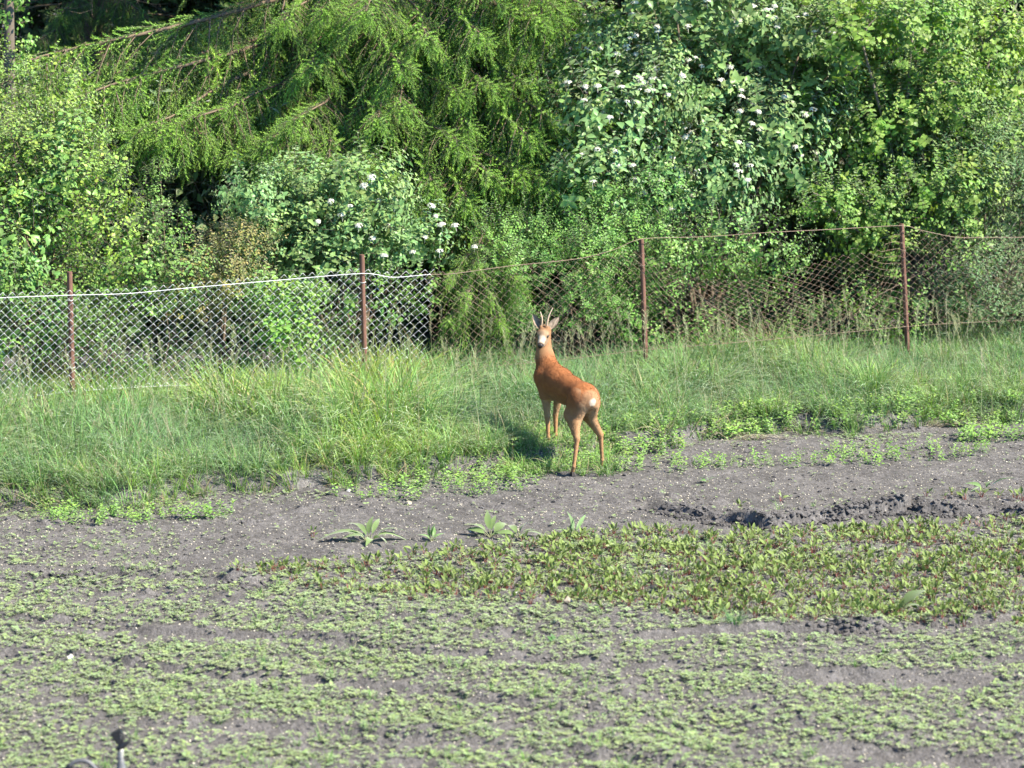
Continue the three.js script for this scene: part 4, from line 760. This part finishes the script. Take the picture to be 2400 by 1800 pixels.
  lab(we.build('weeds', scene), 'lime-green leafy weeds along the edge of the verge', 'weeds');
}
// a few stalks that stand out
{
  const spots = [[1300, 905, 0.75], [1322, 895, 0.8], [1385, 925, 0.6], [1250, 900, 0.65], [1188, 900, 0.7], [1015, 985, 0.9], [270, 905, 0.85], [245, 930, 0.7], [490, 940, 0.7], [1770, 880, 0.8], [1945, 860, 0.75], [1950, 900, 0.6], [2215, 900, 0.85], [2262, 890, 0.8], [2300, 960, 0.7], [2330, 975, 0.75], [2370, 985, 0.7], [2180, 880, 0.75], [560, 1000, 0.6], [1640, 900, 0.7]];
  spots.forEach(([x, y, L], k) => { const p = G(x, y, 0.18), g = thing('grass_stalk', 'single tall stalk with a pale seed head above the verge grass', 'grass', V(p.x, gh(p.x, p.z), p.z), 'tall seeding stalks on the verge'); const [a, b] = stalkGeo(900 + k, L); part('stem', a, M.grass, g); part('seed_head', b, M.grass, g); g.rotation.y = k * 1.9; });
}
// ------------------------------------------------------------------ field: seedlings, beets, clods, pebbles
const SEEDL = (() => { const out = []; for (let s = 0; s < 5; s++) { const r = rng(70 + s), b = new GB(), n = 4 + Math.floor(r() * 3); for (let k = 0; k < n; k++) { const a = k / n * 6.28 + r() * 0.7, L = (k < 2 ? 0.017 : 0.024) * (0.7 + 0.6 * r()), o = V(Math.cos(a), 0.35 + 0.5 * r(), Math.sin(a)), f = 0.85 + 0.35 * r(); b.leaf(V(Math.cos(a) * 0.002, 0.010 + 0.012 * r(), Math.sin(a) * 0.002), o, V(0, 1, 0), L, L * (0.55 + 0.3 * r()), { c: [0.195 * f, 0.285 * f, 0.098 * f], rows: 1, curl: 0.3, fold: 0.15, widest: 0.5 }); } b.tube([V(0, -0.01, 0), V(0, 0.018, 0)], [0.0015, 0.0012], 3, [0.16, 0.2, 0.07]); out.push(b.geo()); } return out; })();
const BEET = (() => { const out = []; for (let s = 0; s < 7; s++) { const r = rng(170 + s), b = new GB(), n = 4 + Math.floor(r() * 5); for (let k = 0; k < n; k++) { const a = k / n * 6.28 + r() * 1.2, L = 0.060 * (0.45 + 0.75 * r()), tilt = 0.25 + 0.7 * r(), o = V(Math.cos(a) * tilt * 0.7, 1, Math.sin(a) * tilt * 0.7).normalize(), st = V(Math.cos(a) * 0.005, 0.004, Math.sin(a) * 0.005), en = st.clone().addScaledVector(o, 0.022 + 0.03 * r()), f = 0.7 + 0.5 * r(); b.tube([st.clone().add(V(0, -0.012, 0)), en], [0.0028, 0.0019], 3, [[0.28, 0.035, 0.045], [0.22, 0.09, 0.04]]); b.leaf(en, V(Math.cos(a) * tilt, 0.9, Math.sin(a) * tilt), V((r() - 0.5) * 1.4, 1, (r() - 0.5) * 1.4), L, L * (0.38 + 0.2 * r()), { c: [0.130 * f, 0.200 * f, 0.032 * f], ctip: [0.185 * f, 0.265 * f, 0.060 * f], rows: 2, curl: -0.1 + 0.8 * r(), fold: 0.3, widest: 0.5 }); } out.push(b.geo()); } return out; })();
const clodGeo = (seed, c) => { const g = new THREE.IcosahedronGeometry(1, 1), p = g.attributes.position, col = []; for (let i = 0; i < p.count; i++) { const x = p.getX(i), y = p.getY(i), z = p.getZ(i), k = 0.8 + 0.35 * noise(x * 1.6 + seed * 3, y * 1.6, z * 1.6 + seed) + 0.14 * noise(x * 4, y * 4 + seed, z * 4); p.setXYZ(i, x * k, y * k * 0.7, z * k); const f = 0.85 + 0.3 * hash(i, seed, 3); col.push(c[0] * f, c[1] * f, c[2] * f); } g.setAttribute('color', new THREE.Float32BufferAttribute(col, 3)); g.deleteAttribute('uv'); g.computeVertexNormals(); return g; };
const lowLine = poly([[-200, 1300], [0, 1305], [300, 1335], [560, 1350], [700, 1330], [850, 1315], [1000, 1300], [1300, 1262], [1500, 1248], [1650, 1250], [1850, 1252], [2100, 1238], [2400, 1222], [2700, 1205]]);
const beetEnd = poly([[-200, 1300], [480, 1340], [600, 1352], [800, 1378], [1000, 1385], [1400, 1400], [1700, 1425], [2000, 1445], [2400, 1450], [2700, 1450]]);
function rutNear(x, z) { let q = 0; for (const r of ruts) if (x > r.x0 && x < r.x1) { const s = (-z - r.f(x)) / 0.11; q = Math.max(q, Math.exp(-s * s) * (0.6 + 0.4 * noise(x * 1.4, r.x0))); } return q; }
{
  const sc = new Scatter(SEEDL, M.seed), beets = [], r = rng(777), gr = new Scatter(GS, M.grass);
  for (let k = 0; k < 156000; k++) {
    const x = -4.8 + r() * 9.7, d = 12.2 + r() * 9.4, z = -d, [px, py] = toPx(V(x, 0, z));
    if (px < -420 || px > 2820 || py > 1960) continue; const e = edgeOf(x, z); if (e > 0) continue;
    const patch = fbm(x * 1.6, z * 2.2, 6.1, 2), fine = noise(x * 6, z * 9, 2.7);
    let p = 0;
    if (py > lowLine(px)) { p = 0.60 + patch * 0.34 + fine * 0.30 - rutNear(x, z) * 0.85; if (py < beetEnd(px)) p *= 0.6; if (px < 600 && py < 1420) p *= 0.75; }
    else { p = 0.025 + Math.max(0, patch) * 0.05; const nearEdge = sstep(-0.7, -0.1, e); p += 0.5 * nearEdge * clamp(0.45 + patch * 0.9 + (px > 1450 ? 0.25 : 0)); if (px < 420 && py > 1240) p += 0.18; }
    if (r() > p) continue;
    const f = 0.82 + 0.38 * r(), big = py > lowLine(px) ? 1 : 0.8;
    sc.add(V(x, gh(x, z), z), V((r() - 0.5) * 0.5, 1, (r() - 0.5) * 0.5).normalize(), r() * 6.28, big * (0.42 + 0.8 * r() * r() + 0.2 * r()), [f * (0.92 + 0.18 * r()), f, f * (0.8 + 0.4 * r())], Math.floor(r() * 5));
    if (r() < 0.012) gr.add(V(x, gh(x, z), z), V(0, 1, 0), r() * 6, 0.3 + 0.25 * r(), [0.85, 1, 0.9], k);
  }
  for (let k = 0; k < 8200; k++) {
    const px = 480 + r() * 2300, py = 1210 + r() * 260, g = G(px, py), top = lowLine(px), end = beetEnd(px); if (py < top - 4 || py > end + 12 + 25 * r() * r()) continue;
    const dens = clamp(0.22 + 0.5 * sstep(600, 1300, px) + fbm(g.x * 2, g.z * 2.4, 5.5, 2) * 0.5) * (1 - rutNear(g.x, g.z) * 0.8); if (r() > dens * 0.75) continue; beets.push([g.x, g.z, px, py]);
  }
  for (const [px, py] of [[735, 1248], [733, 1256], [1415, 1260], [1440, 1254], [1470, 1262], [1505, 1250], [1560, 1240], [2170, 1170], [2230, 1165], [2262, 1172], [2300, 1168], [2340, 1175], [2380, 1170], [2395, 1180], [2215, 1176], [760, 1335], [645, 1330], [690, 1338], [1830, 1175], [1735, 1205]]) { const g = G(px, py); beets.unshift([g.x, g.z, px, py]); }
  const put = (o, x, z, rr) => { o.position.set(x, gh(x, z), z); o.rotation.set((rr() - 0.5) * 0.3, rr() * 6.28, (rr() - 0.5) * 0.3); o.scale.setScalar(0.55 + 0.5 * rr()); };
  const rest = new Scatter(BEET, M.seed); let made = 0;
  beets.forEach(([x, z, px, py], k) => {
    if (made < 290 && px > -10 && px < 2410 && (k < 20 || r() < 0.3)) { const m = shade(new THREE.Mesh(BEET[Math.floor(r() * 7)], M.seed)); m.name = numbered('beet_plant'); tag(m, 'young beet plant with upright leaves on red stalks in the sown strip', 'beet', 'young beets in the sown strip'); put(m, x, z, r); scene.add(m); made++; return; }
    const f = 0.85 + 0.3 * r(); rest.add(V(x, gh(x, z), z), V((r() - 0.5) * 0.3, 1, (r() - 0.5) * 0.3).normalize(), r() * 6.28, 0.45 + 0.5 * r(), [f, f, f * 0.95], Math.floor(r() * 7));
  });
  sc.build('seedlings', scene).forEach((m) => tag(m, 'pale green seedlings and weeds sprouting all over the field', 'seedlings', null, 'stuff'));
  gr.build('field_grass', scene).forEach((m) => tag(m, 'thin grass blades coming up between the seedlings', 'grass', null, 'stuff'));
  rest.build('beet_seedlings', scene).forEach((m) => tag(m, 'the many remaining small beets filling the sown strip', 'seedlings', null, 'stuff'));
}
{ // clods and pale crumbs
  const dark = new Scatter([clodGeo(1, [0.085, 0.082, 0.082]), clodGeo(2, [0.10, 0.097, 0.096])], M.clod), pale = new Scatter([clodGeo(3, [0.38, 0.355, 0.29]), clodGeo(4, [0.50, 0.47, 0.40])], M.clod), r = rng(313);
  for (let k = 0; k < 42000; k++) {
    const x = -4.8 + r() * 9.8, d = 12.3 + r() * 9.8, z = -d; const e = edgeOf(x, z); if (e > 0.2) continue; const [px] = toPx(V(x, 0, z)); if (px < -400 || px > 2800) continue;
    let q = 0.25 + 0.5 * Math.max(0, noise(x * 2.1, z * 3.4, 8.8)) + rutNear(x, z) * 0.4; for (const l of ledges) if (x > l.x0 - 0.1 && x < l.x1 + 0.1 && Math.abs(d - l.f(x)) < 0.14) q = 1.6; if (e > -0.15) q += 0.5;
    const y = gh(x, z);
    if (r() < q * 0.62) { const s = (0.004 + 0.015 * Math.pow(r(), 3.2)) * (q > 1 ? 1.5 : 1), f = 0.85 + 0.3 * r(); dark.add(V(x, y + s * 0.2, z), V((r() - 0.5), 1, (r() - 0.5)).normalize(), r() * 6.28, s, [f, f, f], k); }
    else if (r() < 0.62) { const s = 0.0028 + 0.0045 * Math.pow(r(), 2); pale.add(V(x, y + s * 0.5, z), V((r() - 0.5), 1, (r() - 0.5)).normalize(), r() * 6.28, s, [1, 1, 0.95], k); }
  }
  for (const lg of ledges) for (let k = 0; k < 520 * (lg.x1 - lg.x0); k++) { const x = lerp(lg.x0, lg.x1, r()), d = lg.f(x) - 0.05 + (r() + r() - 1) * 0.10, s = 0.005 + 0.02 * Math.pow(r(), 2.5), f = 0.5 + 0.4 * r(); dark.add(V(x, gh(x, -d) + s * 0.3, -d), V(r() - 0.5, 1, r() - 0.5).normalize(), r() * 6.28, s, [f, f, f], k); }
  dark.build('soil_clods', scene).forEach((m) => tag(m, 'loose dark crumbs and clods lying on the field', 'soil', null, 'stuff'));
  pale.build('pale_grit', scene).forEach((m) => tag(m, 'pale grit and straw bits speckling the bare soil', 'grit', null, 'stuff'));
  const stones = [[817, 1156, 0.018, 1], [945, 1388, 0.026, 1], [1330, 1410, 0.045, 0], [1208, 1397, 0.018, 1], [1560, 1340, 0.014, 1], [1932, 1452, 0.03, 0], [1925, 1462, 0.02, 1], [2290, 1215, 0.018, 0], [957, 1178, 0.03, 0], [1268, 1208, 0.016, 0], [926, 1242, 0.02, 0], [165, 1545, 0.03, 1], [930, 1478, 0.013, 1]];
  const said = ['small white pebble at the edge of the verge grass', 'white pebble just below the sown beet strip', 'large dull beige stone below the beet strip', 'white pebble in front of the large beige stone', 'tiny white pebble lying among the beets', 'beige stone by the drooping dark leaf', 'white pebble touching the beige stone by the drooping leaf', 'beige stone on the broken soil ledge by the isolated beets', 'flat beige stone below the verge behind the docks', 'small beige stone above the upright dock', 'beige stone beside the largest dock plant', 'white pebble in a rut beside the sprinkler side of the field', 'tiny white pebble among seedlings below the docks'];
  stones.forEach(([px, py, s, w], k) => { const g = G(px, py), m = shade(new THREE.Mesh(clodGeo(10 + k, w ? [0.70, 0.68, 0.63] : [0.30, 0.27, 0.22]), M.clod)); m.name = numbered('pebble'); tag(m, said[k], 'pebble', w ? 'white pebbles on the field' : 'beige stones on the field'); m.position.set(g.x, gh(g.x, g.z) + s * 0.25, g.z); m.scale.setScalar(s); m.rotation.y = k; scene.add(m); });
}
// larger plants standing singly on the field
function dock(label, px, py, leaves, seed, { c = [0.13, 0.215, 0.055], mat = M.leaf, name = 'dock_plant' } = {}) {
  const p = G(px, py), g = thing(name, label, 'plant', V(p.x, gh(p.x, p.z), p.z)), r = rng(seed);
  for (const [a, rise, L, W, curl] of leaves) {
    const b = new GB(), f = 0.85 + 0.3 * r(), q = THREE.MathUtils.degToRad(a), d = V(Math.cos(q), rise * 0.9 + 0.45, -Math.sin(q)).normalize(), st = d.clone().multiplyScalar(L * 0.28);
    b.tube([V(0, -0.01, 0), st], [0.004, 0.003], 4, [0.20, 0.22, 0.09]); b.leaf(st, d, V((r() - 0.5) * 1.2, 1, (r() - 0.5) * 1.2), L * (0.85 + 0.3 * r()), W * (0.65 + 0.35 * r()), { rows: 5, curl: curl * (0.7 + 0.7 * r()) + 0.3, fold: 0.28, widest: 0.45, c: c.map((v) => v * f), ctip: c.map((v) => v * f * 1.15) });
    part('leaf', b.geo(), mat, g);
  }
  return g;
}
dock('large dock plant with long arching leaves alone on the bare soil', 865, 1272, [[178, 0.35, 0.25, 0.075, 0.6], [165, 0.7, 0.16, 0.06, 0.4], [95, 1.6, 0.20, 0.06, 0.3], [60, 1.0, 0.22, 0.065, 0.35], [20, 0.5, 0.28, 0.07, 0.55], [8, 0.35, 0.22, 0.06, 0.5], [-30, 0.35, 0.16, 0.07, 0.5], [210, 0.6, 0.17, 0.07, 0.6], [-75, 0.5, 0.12, 0.06, 0.6], [130, 1.2, 0.18, 0.055, 0.4]], 1);
dock('dock plant of pointed upright leaves beside a bushier dock', 1150, 1258, [[110, 1.4, 0.20, 0.055, 0.25], [80, 1.3, 0.18, 0.05, 0.2], [150, 0.6, 0.20, 0.07, 0.4], [180, 0.3, 0.17, 0.07, 0.5], [40, 0.6, 0.16, 0.07, 0.5], [-40, 0.4, 0.12, 0.06, 0.5]], 2);
dock('bushy dock plant with broad crinkled leaves beside pointed one', 1215, 1262, [[20, 0.6, 0.15, 0.07, 0.5], [70, 0.9, 0.15, 0.07, 0.4], [120, 0.7, 0.14, 0.07, 0.4], [-20, 0.4, 0.15, 0.06, 0.5], [200, 0.4, 0.14, 0.06, 0.5], [-70, 0.5, 0.11, 0.06, 0.5]], 3);
dock('pale thin-leaved dock standing above the first beets', 1340, 1262, [[105, 2.2, 0.17, 0.04, 0.25], [75, 1.8, 0.17, 0.045, 0.2], [40, 1.0, 0.19, 0.04, 0.3], [150, 0.8, 0.12, 0.05, 0.4], [0, 0.5, 0.12, 0.04, 0.5]], 4, { c: [0.132, 0.239, 0.080] });
dock('dock with one broad pale leaf raised beside isolated beets', 2310, 1152, [[15, 0.55, 0.20, 0.09, 0.15], [160, 0.5, 0.15, 0.05, 0.35], [60, 1.0, 0.12, 0.06, 0.3], [200, 0.35, 0.12, 0.05, 0.5]], 5, { c: [0.144, 0.268, 0.075] });
dock('weed with feathery upright leaves between the lone docks', 1012, 1270, [[100, 2.5, 0.12, 0.035, 0.2], [60, 1.6, 0.11, 0.035, 0.2], [140, 1.6, 0.10, 0.03, 0.2], [20, 1.0, 0.08, 0.03, 0.3], [170, 1.0, 0.08, 0.03, 0.3]], 6, { c: [0.132, 0.261, 0.060], name: 'field_weed' });
dock('dark green drooping leaf standing above the small seedlings', 2108, 1440, [[35, 0.75, 0.20, 0.11, 0.25], [10, 0.5, 0.13, 0.07, 0.6], [150, 0.4, 0.10, 0.05, 0.6]], 7, { c: [0.085, 0.150, 0.035], mat: M.grass, name: 'drooping_weed' });
dock('small dark rosette weed among the pale seedlings', 1298, 1512, [[90, 1.5, 0.06, 0.035, 0.3], [150, 1.1, 0.06, 0.035, 0.3], [30, 1.1, 0.06, 0.035, 0.3], [200, 0.6, 0.05, 0.03, 0.4], [-20, 0.6, 0.05, 0.03, 0.4]], 8, { c: [0.057, 0.167, 0.030], name: 'rosette_weed' });
dock('low dark weed on the bare soil below the verge', 1658, 1134, [[90, 1.2, 0.06, 0.03, 0.3], [160, 0.7, 0.07, 0.03, 0.3], [20, 0.7, 0.07, 0.03, 0.3], [210, 0.5, 0.05, 0.03, 0.4], [60, 1.3, 0.05, 0.03, 0.3]], 9, { c: [0.092, 0.217, 0.040], name: 'rosette_weed' });
for (const [px, py, s, l] of [[1722, 1468, 0.8, 'thick tuft of grass standing in the field by the seedlings'], [530, 1545, 0.4, 'small tuft of grass near a bare rut'], [620, 1560, 0.4, 'small thin tuft of grass beside another near the rut']]) {
  const p = G(px, py), m = shade(new THREE.Mesh(grassClump(px, { n: 60, h: 0.2, spread: 0.05, w: 0.006, c: [0.057, 0.189, 0.035], tip: [0.09, 0.19, 0.05], dry: 0, lean: 0.8 }), M.grass)); m.name = numbered('grass_tuft'); tag(m, l, 'grass tuft'); m.position.set(p.x, gh(p.x, p.z), p.z); m.scale.setScalar(s); scene.add(m);
}
// tufts of dead straw hanging over the bank
for (const [px, py, l, sd] of [[1775, 1030, 'heap of pale dry straw spilling over the bank edge', 3], [500, 1130, 'few dry straws lying on the bank below the silver fence', 5], [2240, 1000, 'brown withered grass on the bank past the straw heap', 7]]) {
  const p = G(px, py), b = new GB(), r = rng(sd); for (let k = 0; k < 46; k++) { const a = -0.4 + r() * 1.2, d = V(-Math.cos(a) * (r() < 0.3 ? -1 : 1), 0.15 + 0.35 * r(), 0.5 * (r() - 0.2)).normalize(); b.blade(V((r() - 0.5) * 0.22, r() * 0.03, (r() - 0.5) * 0.1), d, V(d.x * 0.3, -0.25, 0.1), 0.12 + 0.16 * r(), 0.005, [0.34, 0.28, 0.17], [0.46, 0.40, 0.28], 3); }
  const m = shade(new THREE.Mesh(b.geo(), M.grass)); m.name = numbered('straw_tuft'); tag(m, l, 'straw'); m.position.set(p.x, gh(p.x, p.z) + 0.01, p.z); scene.add(m);
}
// ------------------------------------------------------------------ irrigation sprinkler in the corner of the field
{
  const d = 12.15, head = P(282, 1720, d), gy = gh(head.x, -d), g = thing('impact_sprinkler', 'black impact sprinkler on a grey riser standing in the field', 'sprinkler', V(head.x, gy, -d));
  const grey = new THREE.MeshStandardMaterial({ name: 'grey plastic', color: new THREE.Color().setRGB(0.10, 0.105, 0.11), roughness: 0.5 }), black = new THREE.MeshStandardMaterial({ name: 'black plastic', color: new THREE.Color().setRGB(0.016, 0.017, 0.019), roughness: 0.42 }), brass = new THREE.MeshStandardMaterial({ name: 'pale fitting', color: new THREE.Color().setRGB(0.36, 0.36, 0.34), roughness: 0.45, metalness: 0.2 });
  const yTop = P(282, 1752, d).y - gy;      // where the head sits on the riser
  const lathe = (pts) => new THREE.LatheGeometry(pts.map(([r, y]) => new THREE.Vector2(r, y)), 20);
  part('riser', lathe([[0.0001, -0.1], [0.017, -0.1], [0.017, yTop - 0.125], [0.0175, yTop - 0.12], [0.0001, yTop - 0.12]]), grey, g);
  part('coupling', lathe([[0.0001, yTop - 0.17], [0.026, yTop - 0.17], [0.027, yTop - 0.165], [0.027, yTop - 0.105], [0.024, yTop - 0.10], [0.019, yTop - 0.085], [0.013, yTop - 0.055], [0.0001, yTop - 0.055]]), grey, g);
  part('collar', lathe([[0.0001, yTop - 0.056], [0.0115, yTop - 0.056], [0.0125, yTop - 0.05], [0.0145, yTop - 0.016], [0.0145, yTop - 0.006], [0.0001, yTop - 0.006]]), brass, g);
  // body: slanted barrel with a nozzle, a bridge over the top and the swinging arm
  const bd = new GB(), bl = [1, 1, 1];
  bd.tube([V(-0.012, yTop - 0.012, 0), V(0.0, yTop + 0.004, 0), V(0.026, yTop + 0.022, 0.004), V(0.044, yTop + 0.034, 0.006)], [0.0165, 0.018, 0.0125, 0.007], 14, bl, true);
  const body = part('body', bd.geo(), black, g);
  const br = new GB(); br.tube([V(0.040, yTop + 0.030, 0.004), V(0.050, yTop + 0.052, 0.004), V(0.044, yTop + 0.070, 0.002), V(0.026, yTop + 0.058, 0), V(0.008, yTop + 0.046, 0)], [0.0035, 0.0035, 0.0035, 0.003, 0.003], 8, bl, true); part('deflector_arm', br.geo(), black, body);
  const pl = new THREE.Shape(); pl.moveTo(0.012, yTop + 0.004); pl.lineTo(0.012, yTop + 0.070); pl.lineTo(0.0, yTop + 0.090); pl.lineTo(-0.012, yTop + 0.086); pl.lineTo(-0.038, yTop + 0.076); pl.lineTo(-0.046, yTop + 0.066); pl.lineTo(-0.032, yTop + 0.046); pl.lineTo(-0.016, yTop + 0.022); pl.closePath();
  const pg = new THREE.ExtrudeGeometry(pl, { depth: 0.016, bevelEnabled: true, bevelSize: 0.003, bevelThickness: 0.003, bevelSegments: 2 }); pg.translate(0, 0, -0.008); part('counterweight', pg, black, body);
  const sp = []; for (let i = 0; i <= 60; i++) { const a = i / 60 * Math.PI * 12; sp.push(V(0.004 + Math.cos(a) * 0.009, yTop + 0.046 + i / 60 * 0.03, Math.sin(a) * 0.012)); } part('spring', new THREE.TubeGeometry(new THREE.CatmullRomCurve3(sp), 140, 0.0013, 5), grey, body);
  for (let k = 0; k < 3; k++) { const a = 0.5 + k * 2.094, f = new GB(); f.tube([V(0, 0.22, 0), V(Math.cos(a) * 0.14, 0.10, Math.sin(a) * 0.14), V(Math.cos(a) * 0.24, -0.03, Math.sin(a) * 0.24)], [0.008, 0.008, 0.008], 8, bl, true); part('leg', f.geo(), grey, g); }
  // the stiff hose arching up beside it
  const h = thing('garden_hose', 'stiff grey hose looping up beside the black sprinkler', 'hose', V(head.x - 0.18, gh(head.x - 0.18, -d), -d));
  const hp = [P(120, 1860, d), P(148, 1812, d), P(175, 1786, d), P(200, 1783, d), P(222, 1800, d), P(240, 1850, d)].map((p) => p.sub(h.position));
  const hy = h.position; hp.unshift(V(-0.24, 0.012, 0.06)); hp.push(V(0.10, 0.2, 0.0), V(0.165, 0.12, 0.0));
  part('hose', new THREE.TubeGeometry(new THREE.CatmullRomCurve3(hp), 90, 0.011, 10), grey, h);
  const cl = new THREE.CylinderGeometry(0.017, 0.017, 0.05, 14); const cm = part('connector', cl, black, h); cm.position.copy(hp[2]).lerp(hp[3], 0.35); cm.rotation.z = -0.8;
}

renderer.render(scene, camera);
